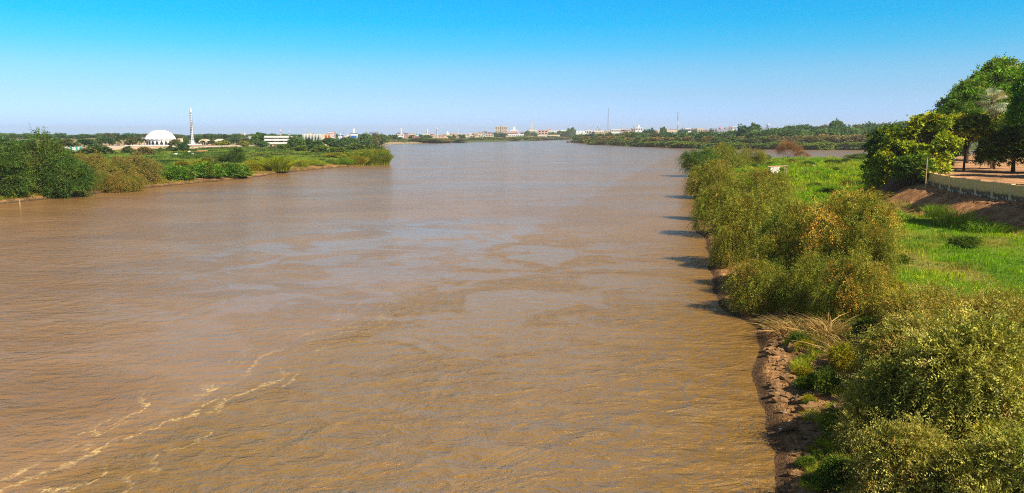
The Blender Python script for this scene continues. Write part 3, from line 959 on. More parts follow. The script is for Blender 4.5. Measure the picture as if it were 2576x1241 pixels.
# foreground shrubs near the camera
HB = 'feathery shrubs in the near corner of the right bank'
for kind, a, b, t, base, lab in [
    ('scrub', 2225, 2440, 716, 872, 'brownish scrubby shrub bordering the bright grass, nearest the golden plants'),
    ('scrub', 2400, 2620, 722, 892, 'straw coloured scrubby shrub bordering the bright grass at the frame edge'),
    ('hero_b', 2180, 2420, 800, 985, 'sage green feathery shrub behind the largest near shrub, next to the muddy bank'),
    ('hero_a', 2300, 2640, 800, 1120, 'largest feathery green shrub in the near corner, full of pinnate leaves'),
    ('hero_a', 2130, 2330, 905, 1115, 'green feathery shrub casting shade on the grass beside the cracked mud'),
    ('hero_b', 2180, 2300, 860, 965, 'small feathery shrub behind the shade casting shrub, near the cane fan'),
    ('scrub', 2300, 2480, 770, 930, 'dry brown scrub between the straw scrub and the largest feathery shrub'),
    ('hero_b', 2440, 2640, 850, 1010, 'olive feathery shrub at the frame edge behind the largest feathery shrub'),
    ('hero_b', 2110, 2250, 1010, 1140, 'low feathery shrub with pale sprigs reaching toward the mud'),
    ('hero_b', 2140, 2420, 1060, 1330, 'low sage shrub at the bottom of the scene beside the muddy shore'),
    ('hero_a', 2380, 2700, 1090, 1420, 'green feathery shrub at the very near corner under the golden plants'),
]:
    plant(kind, 'feathery_shrub', a, b, t, lab, 'shrub', ybase=base, group=HB)
for kind, a, b, t, base, lab in [
    ('golden', 2205, 2290, 735, 800, 'golden yellow plant between the rust shrub and the straw scrub'),
    ('golden', 2270, 2340, 760, 815, 'second golden yellow plant, beside the sage green shrub'),
    ('greenplant', 2150, 2230, 800, 868, 'yellow green leafy plant behind the dry canes'),
    ('golden', 2440, 2560, 1060, 1165, 'golden plant in the near corner in front of the largest feathery shrub'),
    ('greenplant', 2050, 2105, 925, 1000, 'small bright green plant on the cracked mud'),
    ('greenplant', 1990, 2040, 835, 875, 'small green tuft under the dry canes'),
    ('golden', 2085, 2160, 860, 935, 'yellowish plant at the grassy lip above the cracked mud'),
    ('greenplant', 2070, 2160, 1030, 1120, 'green leafy plant at the foot of the shade casting shrub'),
    ('greenplant', 2060, 2150, 1150, 1240, 'bright green plant at the bottom beside the wet mud'),
    ('golden', 2190, 2270, 700, 745, 'yellow plant at the corner of the bright grass'),
]:
    plant(kind, 'leafy_plant', a, b, t, lab, 'plant', ybase=base)
LIP = 'small weeds along the lip of the near muddy shore'
rw = random.Random(12)
for i in range(36):
    py = 850 + i * 11
    px = np.interp(py, [850, 900, 1000, 1100, 1241], [2010, 2035, 2050, 2065, 2050]) + rw.uniform(-30, 75)
    s_ = rw.uniform(.5, 1.15)
    plant(['greenplant', 'tussock', 'tussock', 'golden', 'greenplant', 'tussock'][i % 6], 'weed', px - 22 * s_, px + 22 * s_, py - 30 * s_, 'small weed growing along the lip of the near muddy shore', 'plant', ybase=py, group=LIP,
          tint=(1.1, 1.05, 1))
for a, b, t, base, lab in [(1955, 2060, 800, 848, 'heap of dry straw coloured canes lying toward the water'),
                           (2035, 2135, 795, 860, 'fan of dry orange canes beside the yellow green plant'),
                           (2090, 2180, 840, 905, 'dry canes lying on the grassy lip above the cracked mud')]:
    plant('canes', 'dry_canes', a, b, t, lab, 'dead plant', ybase=base, group='heaps of dry canes on the right bank')
plant('tussock', 'grass_tussock', 2360, 2440, 524, 'pale grass tussock at the foot of the brown embankment', 'plant', ybase=572)
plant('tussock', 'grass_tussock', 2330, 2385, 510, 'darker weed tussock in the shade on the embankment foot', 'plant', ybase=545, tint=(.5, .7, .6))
plant('tussock', 'grass_tussock', 2445, 2520, 552, 'green weed tussock beside the sunlit patch on the embankment', 'plant', ybase=588, tint=(.55, .8, .6))
for i, (a, b, t, base, lab) in enumerate([
    (2110, 2200, 470, 520, 'tawny grass clump in the meadow behind the rust shrub'),
    (2180, 2235, 462, 492, 'tawny grass clump near the stone steps')]):
    plant('tussock', 'grass_tussock', a, b, t, lab, 'plant', ybase=base, tint=(1.3, .85, 1.2))

rw = random.Random(31)
n_ = 0
while n_ < 46:
    Y = 75 * (400 / 75) ** rw.random()
    x = rw.uniform(20, 175)
    if float(sdf(LAND_C, np.array([x]), np.array([Y]))[0]) < 12 or wallx(Y) - x < 5.5 or x > .62 * Y: continue
    s_ = rw.uniform(.9, 2.2) * (1 + Y / 400)
    put(['greenplant', 'greenplant', 'tussock', 'golden'][n_ % 4], 'meadow_plant', x, Y, H(x, Y) - .05, s_ * 1.3, s_ * .55, 'low leafy plant standing up from the bright meadow grass', 'plant', 'low plants scattered in the right bank meadow',
        tint=rw.choice([(.8, .95, .8), (1.2, 1.15, 1), (1, 1, 1)]) if n_ % 4 != 3 else (.8, .75, .8))
    n_ += 1

# ---------------------------------------------------------------- right bank park: big trees
def tree_at(kind, name, a, b, t, Y, lab, **k):
    return plant(kind, name, a, b, t, lab, 'tree', Y=Y, **k)


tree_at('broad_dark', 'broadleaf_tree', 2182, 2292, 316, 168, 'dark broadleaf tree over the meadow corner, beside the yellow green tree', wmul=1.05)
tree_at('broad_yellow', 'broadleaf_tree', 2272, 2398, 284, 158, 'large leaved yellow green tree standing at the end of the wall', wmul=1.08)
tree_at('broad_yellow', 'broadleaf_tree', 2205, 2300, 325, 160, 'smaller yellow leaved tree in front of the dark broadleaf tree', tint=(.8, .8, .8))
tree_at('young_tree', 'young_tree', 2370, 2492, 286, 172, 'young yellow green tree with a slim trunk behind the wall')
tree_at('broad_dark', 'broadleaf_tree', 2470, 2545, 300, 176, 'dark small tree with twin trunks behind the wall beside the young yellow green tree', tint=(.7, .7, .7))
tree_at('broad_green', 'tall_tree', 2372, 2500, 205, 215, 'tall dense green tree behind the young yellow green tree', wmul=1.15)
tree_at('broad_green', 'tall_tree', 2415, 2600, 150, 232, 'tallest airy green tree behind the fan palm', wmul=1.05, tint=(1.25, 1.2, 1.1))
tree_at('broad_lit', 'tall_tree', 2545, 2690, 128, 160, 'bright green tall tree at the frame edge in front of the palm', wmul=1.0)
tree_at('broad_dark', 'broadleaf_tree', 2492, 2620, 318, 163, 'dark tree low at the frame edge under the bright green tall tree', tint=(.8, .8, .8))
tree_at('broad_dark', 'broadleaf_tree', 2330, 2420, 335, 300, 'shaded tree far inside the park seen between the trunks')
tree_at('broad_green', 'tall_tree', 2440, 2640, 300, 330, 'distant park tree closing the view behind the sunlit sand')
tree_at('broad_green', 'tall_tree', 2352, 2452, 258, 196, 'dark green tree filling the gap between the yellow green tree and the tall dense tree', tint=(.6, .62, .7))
plant('broad_dark', 'low_shrub', 2262, 2350, 388, 'dark leafy shrub hiding the top of the stone steps at the wall end', 'shrub', Y=149.5, wmul=1.1, tint=(1.3, 1.3, 1))
tree_at('broad_dark', 'broadleaf_tree', 2620, 2800, 230, 140, 'dark park tree just outside the frame edge behind the wall')
tree_at('broad_green', 'tall_tree', 2660, 2850, 180, 118, 'big shade tree overhanging the wall at the frame edge')
tree_at('broad_green', 'tall_tree', 2720, 2960, 150, 100, 'big shade tree nearest the camera behind the wall')

# the fan palm: trunk with hanging dead fronds, fan leaves of pleated rays
px_, pY_ = 2500, 182
X0 = D(px_, HOR, pY_)[0]
pz = H(X0, pY_)
palm = empty('fan_palm', (X0, pY_, pz))
tag(palm, 'silvery fan palm with a skirt of dead fronds behind the wall', 'palm tree')
ph = D(px_, 258, pY_)[2] - pz
r = np.random.default_rng(5)
mb = MB().tube([(.1, 0, -.4), (.15, 0, ph * .5), (-.9, 0, ph)], [.34, .28, .24], 9)
obj('trunk', mb.mesh('palm_trunk', M_BARK, True), palm)
for k in range(30):
    vs, fs = [], []
    a, e = r.uniform(0, 6.283), r.uniform(-1.0, 1.3)
    d = np.array([math.cos(a) * math.cos(e), math.sin(a) * math.cos(e), math.sin(e)])
    u = unit(np.cross(d, np.array([0, 0, 1.0])))
    n_ = np.cross(u, d)
    c0_ = np.array([-.9, 0, ph]) + d * r.uniform(1.1, 2.1)
    fr = r.uniform(2.1, 2.8)
    vs.append(c0_)
    K = 13
    for i in range(K + 1):
        th = -1.35 + 2.7 * i / K
        for j, (q, s_) in enumerate(((.55, 1), (1.0, .0))):
            pass
        ray_ = d * math.cos(th) + u * math.sin(th)
        tip = c0_ + ray_ * fr * (1 - .12 * abs(th)) - np.array([0, 0, .22 * fr]) + n_ * .05
        l_ = c0_ + (d * math.cos(th - .05) + u * math.sin(th - .05)) * fr * .6 + n_ * .07
        r_ = c0_ + (d * math.cos(th + .05) + u * math.sin(th + .05)) * fr * .6 - n_ * .03
        b = len(vs)
        vs += [l_, tip, r_]
        fs.append((0, b, b + 1, b + 2))
    cc = np.array([(.42, .48, .33), (.52, .55, .36), (.30, .36, .24), (.55, .48, .24)][r.choice(4)])
    me_ = np_mesh('palm_leaf', np.array(vs), np.array(fs), [M_LEAF], np.tile(cc, (len(vs), 1)))
    lf = obj('leaf', me_, palm)
    mb = MB().tube([np.array([-.9, 0, ph - .1]), c0_], [.045, .03], 5)
    obj('stalk', mb.mesh('palm_stalk', M_POLE), lf)
vs, fs = [], []
for k in range(420):
    a = r.uniform(0, 6.283)
    z0 = ph * r.uniform(.12, .93)
    q = r.uniform(.3, .75)
    L = r.uniform(1.2, 2.6)
    b0 = np.array([math.cos(a) * q - .9 * (z0 / ph) ** 2, math.sin(a) * q, z0])
    pts = [b0, b0 + np.array([math.cos(a) * .35, math.sin(a) * .35, -L * .4]), b0 + np.array([math.cos(a) * .3, math.sin(a) * .3, -L])]
    pts = [np.array([p_[0], p_[1], max(p_[2], .1)]) for p_ in pts]
    q_, f_ = strip(pts, [.04, .10, .02], np.array([math.cos(a), math.sin(a), 0]))
    b = len(vs)
    vs += q_
    fs += [tuple(b + i for i in g_) for g_ in f_]
obj('dead_fronds', np_mesh('dead_fronds', np.array(vs), np.array(fs), [M_DEAD]), palm)

# ---------------------------------------------------------------- left bank shrubs and trees
for kind, a, b, t, base, lab, tint in [
    ('acacia_a', 20, 172, 337, 492, 'tallest dark green acacia on the left bank, with a pointed top', (1, 1, 1)),
    ('acacia_a', -90, 75, 362, 498, 'dark green acacia at the frame edge beside the tallest acacia', (1, 1, 1)),
    ('acacia_b', 112, 226, 402, 499, 'low dark green acacia drooping over the water', (.95, 1.05, 1)),
    ('acacia_a', 105, 200, 372, 480, 'dark green acacia between the tallest acacia and the brown shrubs', (.9, .95, .95)),
    ('brownbush', 182, 318, 389, 470, 'brown olive shrub beside the dark acacias', (1, 1, 1)),
    ('brownbush', 275, 398, 391, 462, 'brown grey shrub next to the bright green creeper', (1, .98, 1.05)),
    ('brownbush', 268, 352, 432, 484, 'low yellowish brown shrub drooping at the waterline', (1.15, 1.1, 1)),
    ('brownbush', 215, 275, 428, 480, 'small olive shrub at the waterline under the brown shrubs', (.85, 1, .9)),
    ('brownbush', 160, 255, 388, 440, 'tawny shrub behind the dark acacias at the edge of the crop field', (1.2, 1.05, 1)),
]:
    plant(kind, 'bank_tree' if kind[0] == 'a' else 'bank_shrub', a, b, t, lab, 'tree' if kind[0] == 'a' else 'shrub', ybase=base, tint=tint)
for kind, a, b, t, base, lab in [
    ('creeper', 402, 478, 418, 454, 'bright green leafy mound nearest the brown shrubs'),
    ('creeper', 468, 548, 410, 448, 'bright green leafy mound in the middle of the left bank'),
    ('creeper', 530, 618, 412, 446, 'bright green leafy mound below the round dark bush'),
]:
    plant(kind, 'leafy_mound', a, b, t, lab, 'shrub', ybase=base, group='bright green leafy mounds on the left bank')
for kind, name, a, b, t, base, lab, tint in [
    ('roundbush', 'round_bush', 578, 617, 371, 411, 'round dark bush standing alone at the edge of the crop field', (1, 1, 1)),
    ('roundbush', 'low_shrub', 548, 584, 388, 410, 'low dark shrub beside the round dark bush', (1.1, 1.1, 1)),
    ('roundbush', 'low_shrub', 528, 556, 393, 410, 'grey brown shrub by the yellow weeds on the left bank', (2.2, 1.5, 2)),
    ('roundbush', 'low_shrub', 505, 534, 396, 413, 'faded brown shrub above the leafy mounds', (2.4, 1.5, 1.5)),
    ('weeping_a', 'low_shrub', 612, 652, 402, 428, 'olive yellow shrub on the eroded bank', (1.3, 1.3, .8)),
    ('roundbush', 'low_shrub', 606, 622, 416, 432, 'small dark shrub at the end of the leafy mounds', (1, 1, 1)),
    ('plume', 'grass_plume', 672, 722, 392, 432, 'tall yellow green grass clump leaning on the eroded bank', (1, 1, 1)),
    ('weeping_a', 'low_shrub', 648, 690, 408, 428, 'tawny low shrub beside the leaning grass clump', (1.2, 1, .9)),
    ('weeping_c', 'low_shrub', 736, 772, 402, 420, 'olive low shrub on the lip of the eroded bank past the leaning grass', (1, 1.15, .8)),
    ('weeping_a', 'low_shrub', 768, 816, 401, 417, 'yellow green low shrub on the lip of the eroded bank before the sandy gully', (1.2, 1.4, .7)),
    ('weeping_b', 'low_shrub', 820, 850, 401, 414, 'dark low shrub just past the sandy gully', (.8, 1.1, .8)),
    ('weeping_b', 'low_shrub', 846, 888, 398, 415, 'green low shrub between the sandy gully and the reeds', (.8, 1.2, .7)),
    ('roundbush', 'low_shrub', 388, 420, 416, 436, 'dark low shrub between the brown shrubs and the leafy mounds', (1, 1.1, 1)),
    ('golden', 'yellow_weed', 440, 478, 405, 418, 'yellow weed patch behind the leafy mounds', (.9, .9, .9)),
    ('golden', 'yellow_weed', 478, 530, 404, 416, 'yellow weed patch above the middle leafy mound', (.9, .9, .9)),
    ('golden', 'yellow_weed', 622, 660, 412, 430, 'yellow weed patch at the foot of the olive yellow shrub', (.8, .85, .8)),
]:
    plant(kind, name, a, b, t, lab, 'plant' if name in ('grass_plume', 'yellow_weed') else 'shrub', ybase=base, tint=tint)
RE = 'tall reeds on the tip of the left bank'
for i, (a, b, t, base) in enumerate([(872, 930, 380, 412), (905, 958, 374, 414), (938, 976, 376, 415), (952, 978, 384, 413), (915, 950, 386, 416), (880, 915, 388, 415),
                                     (930, 960, 370, 396), (895, 935, 372, 398), (950, 974, 371, 392), (860, 900, 382, 402), (830, 875, 380, 398), (945, 972, 390, 415)]):
    plant('reeds', 'reed_clump', a, b, t + 3, 'yellow green reed clump on the steep tip of the left bank', 'reeds', ybase=base, group=RE, tint=random.choice([(1, 1, 1), (.85, .95, .9), (1.15, 1, .9)]))
for kind, name, a, b, t, base, lab in [
    ('far_tree_a', 'field_tree', -30, 50, 348, 392, 'broad green tree behind the acacias at the frame edge'),
    ('far_tree_b', 'field_tree', 30, 100, 351, 391, 'dark tree mostly hidden behind the tallest acacia'),
    ('far_tree_a', 'field_tree', 95, 142, 354, 388, 'green tree between the tallest acacia and the teal and white wall'),
    ('far_tree_a', 'field_tree', 730, 764, 345, 377, 'green tree at the end of the crop field beside the white office block'),
    ('far_tree_b', 'field_tree', 757, 790, 349, 375, 'dark tree second in the belt from the white office block'),
    ('far_tree_b', 'field_tree', 780, 812, 352, 381, 'dark rounded tree in the belt below the white arcaded hall'),
    ('far_tree_a', 'field_tree', 806, 852, 347, 372, 'broad green tree in the belt below the cream and red building'),
    ('far_tree_b', 'field_tree', 840, 868, 352, 374, 'dark green tree in the belt below the blue panelled building'),
    ('far_tree_a', 'field_tree', 858, 900, 346, 373, 'dark spreading tree in the belt close to the river tip'),
    ('far_tree_b', 'field_tree', 904, 937, 353, 376, 'rounded dark tree on top of the tip of the left bank'),
    ('far_shrub_a', 'field_shrub', 868, 915, 362, 381, 'grey green shrub beside the rounded dark tree on the tip'),
    ('far_shrub_c', 'field_shrub', 790, 830, 366, 384, 'light green shrub in front of the tree belt'),
    ('far_shrub_c', 'field_shrub', 745, 782, 366, 381, 'yellowish shrub at the foot of the tree belt by the field'),
    ('far_shrub_c', 'field_shrub', 826, 870, 370, 388, 'yellow green shrub behind the low shrubs of the bank lip'),
    ('far_shrub_a', 'field_shrub', 925, 962, 362, 384, 'green shrub sloping to the river at the tip'),
    ('far_shrub_b', 'field_bush', 343, 384, 370, 391, 'wide flat topped bush in the field below the dome'),
    ('far_shrub_d', 'field_bush', 420, 444, 368, 382, 'round dark bush in the field beside the promenade wall'),
    ('far_tree_b', 'field_tree', 446, 474, 357, 382, 'dark small tree in front of the white tower'),
    ('far_shrub_d', 'field_bush', 207, 272, 365, 390, 'largest dark bush in the field near the teal and white wall'),
    ('far_shrub_d', 'field_bush', 309, 335, 368, 387, 'roundish dark bush between the largest field bush and the flat topped bush'),
    ('far_shrub_a', 'field_bush', 398, 410, 371, 383, 'thin little bush against the promenade wall below the dome'),
    ('far_tree_a', 'field_tree', 655, 674, 356, 373, 'small tree in front of the corner of the white office block'),
    ('far_shrub_a', 'field_bush', 150, 192, 376, 388, 'low hedge like bush under the teal and white wall'),
    ('far_shrub_c', 'field_bush', 700, 742, 362, 376, 'light bush between the white office block and the tree belt'),
]:
    plant(kind, name, a, b, t, lab, 'tree' if 'tree' in name else 'bush', ybase=base)

LT = 'trees around the mosque and the promenade'
for kind, a, b, t, Y, lab in [
    ('far_tree_a', 134, 156, 347, 640, 'green tree behind the tallest acacia near the teal and white wall'),
    ('far_tree_c', 150, 192, 350, 620, 'brownish tree behind the teal and white wall'),
    ('far_tree_b', 190, 230, 349, 640, 'dark domed tree next to the brownish tree'),
    ('date_palm_a', 227, 238, 350, 760, 'small date palm right after the dark domed tree'),
    ('far_tree_c', 234, 244, 353, 760, 'small rusty tree beside the small date palm'),
    ('far_tree_b', 242, 264, 346, 770, 'dark tree behind a low palm, left of the thin white minaret'),
    ('date_palm_b', 247, 264, 354, 745, 'low spreading date palm in front of the dark tree'),
    ('far_tree_b', 262, 285, 346, 780, 'dark tree below the far white minaret'),
    ('date_palm_a', 288, 308, 342, 740, 'tall date palm in the palm group left of the dome'),
    ('date_palm_a', 300, 322, 343, 755, 'second tall date palm in the palm group left of the dome'),
    ('date_palm_b', 285, 302, 349, 735, 'lower date palm in the palm group'),
    ('far_tree_c', 318, 345, 345, 770, 'grey brown tree between the palm group and the blue tank'),
    ('date_palm_b', 342, 356, 346, 760, 'date palm just before the blue tank'),
    ('date_palm_b', 353, 369, 347, 755, 'date palm touching the dome'),
    ('far_tree_c', 425, 449, 351, 722, 'green grey tree at the foot of the dome'),
    ('far_tall', 461, 474, 344, 860, 'leafy tree just left of the white tower'),
    ('date_palm_a', 468, 481, 342, 870, 'date palm against the white tower'),
    ('far_tree_b', 488, 505, 345, 900, 'dark tree just right of the white tower'),
    ('date_palm_a', 508, 523, 337, 880, 'tall date palm above the vaulted pavilion'),
    ('date_palm_a', 524, 538, 342, 890, 'second tall date palm, between the two vaulted pavilions'),
    ('date_palm_b', 502, 516, 353, 820, 'low date palm in front of the vaulted pavilion'),
    ('far_tree_c', 523, 545, 353, 830, 'brownish tree between the two vaulted pavilions'),
    ('date_palm_a', 551, 560, 343, 960, 'small far date palm behind the bright vaulted pavilion'),
    ('far_tree_y', 542, 573, 354, 830, 'yellowish tree in front of the bright vaulted pavilion'),
    ('far_tree_b', 561, 592, 349, 850, 'dark tree just past the bright vaulted pavilion'),
    ('date_palm_b', 588, 601, 349, 840, 'date palm standing by the promenade between dark and yellowish trees'),
    ('far_tree_y', 598, 622, 354, 850, 'yellowish tree below the pink and white tower block'),
    ('far_tree_c', 602, 640, 348, 980, 'dull green trees behind the yellowish tree'),
    ('far_tree_c', 617, 632, 356, 880, 'reddish small tree beside the parked white cars'),
    ('far_tall', 634, 672, 334, 900, 'big green tree beside the white office block'),
    ('far_tree_a', 628, 650, 349, 890, 'green tree at the foot of the big green tree'),
    ('far_tree_a', 677, 690, 336, 1150, 'rounded treetop behind the roof of the white office block'),
    ('far_tree_b', 688, 696, 337, 1150, 'small treetop behind the roof of the white office block'),
    ('far_tree_a', 680, 695, 357, 880, 'small tree in front of the white office block'),
    ('far_tree_b', 717, 735, 343, 1000, 'dark tree at the right end of the white office block'),
    ('far_tree_a', 905, 935, 336, 980, 'grey green tree behind the tip of the left bank'),
    ('far_tree_c', 930, 955, 336, 1150, 'greyish tree below the blue grey block'),
    ('far_tree_a', 945, 975, 338, 1180, 'dark green tree at the near end of the far bank'),
]:
    tree_at(kind, 'palm_tree' if 'palm' in kind else 'tree', a, b, t, Y, lab, group=LT)

# far bank trees
FT = 'trees along the far bank of the river'
for kind, a, b, t, Y, lab in [
    ('far_tree_c', 974, 986, 339, 1700, 'brownish tree near the pale blue house on the far bank'),
    ('far_tall', 983, 991, 339, 1700, 'dark upright tree in front of the white mosque hall'),
    ('far_tall', 991, 1001, 338.5, 1700, 'second dark upright tree in front of the white mosque hall'),
    ('far_tree_b', 1001, 1012, 345, 1700, 'low dark tree below the white mosque hall'),
    ('far_tree_b', 1029, 1044, 340, 1900, 'dark trees behind the orange brick house'),
    ('far_tall', 1053, 1065, 339, 1900, 'dark tree left of the striped minaret'),
    ('far_tree_a', 1063, 1084, 340, 1900, 'green tree below the striped minaret'),
    ('far_tree_a', 1125, 1134, 341, 2100, 'green tree right of the red and white house'),
    ('far_tree_c', 1133, 1147, 340, 2150, 'grey tree between the red and white house and the cream hall'),
    ('date_palm_b', 1150, 1162, 338.5, 2150, 'palm in front of the long cream house'),
    ('far_tall', 1158, 1170, 339, 2150, 'dark tree in front of the long cream house'),
    ('far_tree_b', 1182, 1190, 343, 2200, 'small dark tree beside the long cream house'),
    ('far_tree_b', 1190, 1200, 341, 2300, 'dark tree in front of the cream villas'),
    ('far_tree_b', 1238, 1255, 333.5, 2450, 'dark tree at the foot of the tower block'),
    ('far_tree_b', 1251, 1275, 334.5, 2450, 'broad dark tree at the foot of the tower block'),
    ('far_tall', 1275, 1281, 336, 2500, 'thin tree just right of the tower block'),
    ('far_tree_a', 1304, 1320, 337, 2600, 'green tree right of the pink banded house'),
    ('far_tree_a', 1320, 1334, 329.5, 2750, 'green tree left of the long white block'),
    ('far_tree_a', 1332, 1354, 333.5, 2700, 'row tree in front of the long white block'),
    ('far_tree_a', 1339, 1352, 335, 2650, 'lower green tree before the pink block'),
    ('far_tree_a', 1378, 1400, 334, 2900, 'green tree right of the pink block'),
    ('far_tall', 1400, 1413, 329, 3000, 'upright tree in front of the second long white block'),
    ('far_tree_b', 1408, 1442, 329, 3000, 'wide dark tree at the end of the far bank'),
    ('far_tall', 1426, 1436, 323, 3100, 'tall dark tree above the wide dark tree'),
    ('far_tall', 1434, 1448, 321, 3200, 'tallest bluish tree at the end of the far bank'),
]:
    tree_at(kind, 'palm_tree' if 'palm' in kind else 'tree', a, b, t, Y, lab, group=FT)
# low shrubs along the far waterline
pts = [(1096, 1585), (1116, 1610), (1136, 1640), (1158, 1700), (1205, 2030), (1222, 2080), (1240, 2130), (1258, 2170),
       (1300, 2330), (1316, 2400), (1332, 2480), (1348, 2560), (1364, 2650), (1380, 2750), (1396, 2850), (1412, 2950), (1428, 3100), (1444, 3250)]
for i, (pc, Y) in enumerate(pts):
    x = D(pc, HOR, Y)[0]
    for q in range(30):                                     # move to dry land
        if float(sdf(LAND_A, np.array([x]), np.array([Y]))[0]) > 22: break
        x -= 8
    w_ = random.uniform(60, 85) * Y / 2000 * 1.2
    put(['far_shrub_a', 'far_shrub_a', 'far_shrub_b', 'far_shrub_d'][i % 4], 'bank_shrub', x, Y, H(x, Y) - .3, w_, random.uniform(6.5, 9) * (Y / 2000) ** .6,
        'low green shrub in the strip along the far waterline', 'shrub', 'low shrubs along the far waterline', tint=(1.3, 1.25, 1.3))

# ---------------------------------------------------------------- wooded far shore on the right
random.seed(21)


def shore_y(px):
    return float(np.interp(px, [1447, 1500, 1600, 1700, 1780, 1900, 2050, 2180, 2400, 2600], [1720, 1320, 1105, 965, 892, 860, 846, 832, 800, 775]))


ORD = ['first', 'second', 'third', 'fourth', 'fifth', 'sixth', 'seventh', 'eighth', 'ninth', 'tenth', 'eleventh', 'twelfth', 'thirteenth', 'fourteenth', 'fifteenth', 'sixteenth',
       'seventeenth', 'eighteenth', 'nineteenth', 'twentieth', 'twenty first', 'twenty second', 'twenty third', 'twenty fourth', 'twenty fifth', 'twenty sixth', 'twenty seventh',
       'twenty eighth', 'twenty ninth', 'thirtieth', 'thirty first', 'thirty second', 'thirty third', 'thirty fourth', 'thirty fifth', 'thirty sixth', 'thirty seventh', 'thirty eighth', 'thirty ninth', 'fortieth']


def row(pxs, ytop, dY, kinds, name, rowname, hue, cat, wpx, tints):
    for i, pc in enumerate(pxs):
        k = kinds[i % len(kinds)] if not callable(kinds) else kinds(pc)
        Y = shore_y(pc) + (dY(pc) if callable(dY) else dY) * random.uniform(.6, 1.5)
        t = ytop(pc) + random.uniform(-2.5, 2.5)
        wp = wpx(pc) * random.uniform(.8, 1.35)
        hue_ = hue[k] if isinstance(hue, dict) else hue
        plant(k, name, pc - wp / 2, pc + wp / 2, t, '%s %s, %s of the wooded far shore, %s from the headland tip' % (hue_, cat, rowname, ORD[i]), cat, Y=Y,
              group='%ss in the %s of the wooded far shore' % (cat, rowname), tint=random.choice(tints))


T3 = [(1, 1, 1), (.85, .9, .9), (1.15, 1.1, 1)]
HUE = {'far_shrub_a': 'green', 'far_shrub_b': 'brown', 'far_shrub_c': 'light green', 'far_shrub_d': 'dark', 'far_tree_a': 'green', 'far_tree_b': 'dark green', 'far_tree_c': 'dull olive', 'far_tall': 'green'}
row([1452, 1466, 1482, 1500, 1520, 1541, 1562, 1584, 1606, 1628, 1650, 1672, 1695, 1720, 1746, 1774, 1802, 1830, 1860, 1890, 1920, 1950, 1980, 2010, 2040, 2070, 2100, 2130, 2160, 2190, 2225],
    lambda p: np.interp(p, [1450, 1500, 1600, 1690, 1720, 1800, 2200], [352, 353, 355, 355, 357, 359, 359]), 16,
    lambda p: 'far_shrub_c' if p > 1690 or int(p) % 3 == 0 else ('far_shrub_a' if int(p) % 2 else 'far_shrub_d'), 'waterside_shrub', 'front row', HUE, 'shrub', lambda p: np.interp(p, [1450, 1700, 2200], [26, 34, 44]), T3)
row([1456, 1475, 1497, 1520, 1540, 1562, 1585, 1608, 1632, 1655, 1680, 1704, 1730, 1757, 1785, 1812, 1838, 1865, 1893, 1922, 1950, 1980, 2010, 2040, 2070, 2100, 2130, 2160, 2195, 2230],
    lambda p: np.interp(p, [1450, 1530, 1700, 1900, 2200], [342, 345, 345, 342, 338]), 70,
    lambda p: ('far_shrub_b' if int(p * 7) % 5 == 0 else ('far_shrub_d' if int(p) % 2 else 'far_shrub_a')), 'shore_shrub', 'middle row', HUE, 'shrub', lambda p: np.interp(p, [1450, 1700, 2200], [30, 38, 48]), T3)
row([1462, 1485, 1510, 1535, 1560, 1583, 1606, 1630, 1655, 1680, 1705, 1728, 1752, 1776, 1800, 1825, 1850, 1876, 1904, 1932, 1960, 1990, 2020, 2050, 2080, 2110, 2140, 2170, 2205],
    lambda p: np.interp(p, [1450, 1500, 1600, 1750, 1850, 1930, 2060, 2200], [336, 336.5, 336, 333, 331, 328, 324, 318]), 190,
    lambda p: ['far_tree_a', 'far_tree_b', 'far_tree_a', 'far_tree_c'][int(p) % 4], 'wood_tree', 'back row', HUE, 'tree', lambda p: np.interp(p, [1450, 1700, 2200], [32, 38, 48]), T3)
row([1955, 1985, 2012, 2040, 2068, 2096, 2124, 2155, 2190, 2230, 2270], lambda p: np.interp(p, [1950, 1990, 2060, 2110, 2200, 2280], [322, 316, 313, 316, 310, 305]), 420,
    lambda p: ['far_tree_b', 'far_tree_c', 'far_tree_a'][int(p) % 3], 'ridge_tree', 'highest row', HUE, 'tree', lambda p: 46, T3)
for kind, a, b, t, Y, lab in [
    ('far_tree_b', 1850, 1895, 316, 1050, 'big dark spreading tree rising above the wooded far shore'),
    ('far_tall', 1882, 1912, 311, 1060, 'taller end of the big dark tree above the wooded far shore'),
    ('far_tree_b', 1616, 1652, 324.5, 1700, 'dome shaped dark tree above the wooded far shore near the tall mast'),
    ('far_tall', 1660, 1676, 320, 2300, 'bluish round tree beside the pale box house behind the far shore'),
    ('far_tree_a', 2087, 2120, 303, 1150, 'tallest tree on the skyline left of the yellow green park tree'),
    ('far_tree_a', 1578, 1604, 331, 1900, 'grey green tree behind the wooded shore below the terraced house'),
    ('far_tree_b', 1705, 1728, 325, 2400, 'bluish dark trees behind the far shore next to the second mast'),
    ('far_tree_b', 1739, 1752, 327, 2400, 'bluish tree before the flat white houses behind the far shore'),
    ('far_tree_b', 1782, 1795, 325, 2400, 'bluish tree left of the house with the pale red tank'),
    ('far_tree_a', 1566, 1580, 331, 1900, 'small green tree below the beige house behind the far shore'),
]:
    tree_at(kind, 'tree', a, b, t, Y, lab)

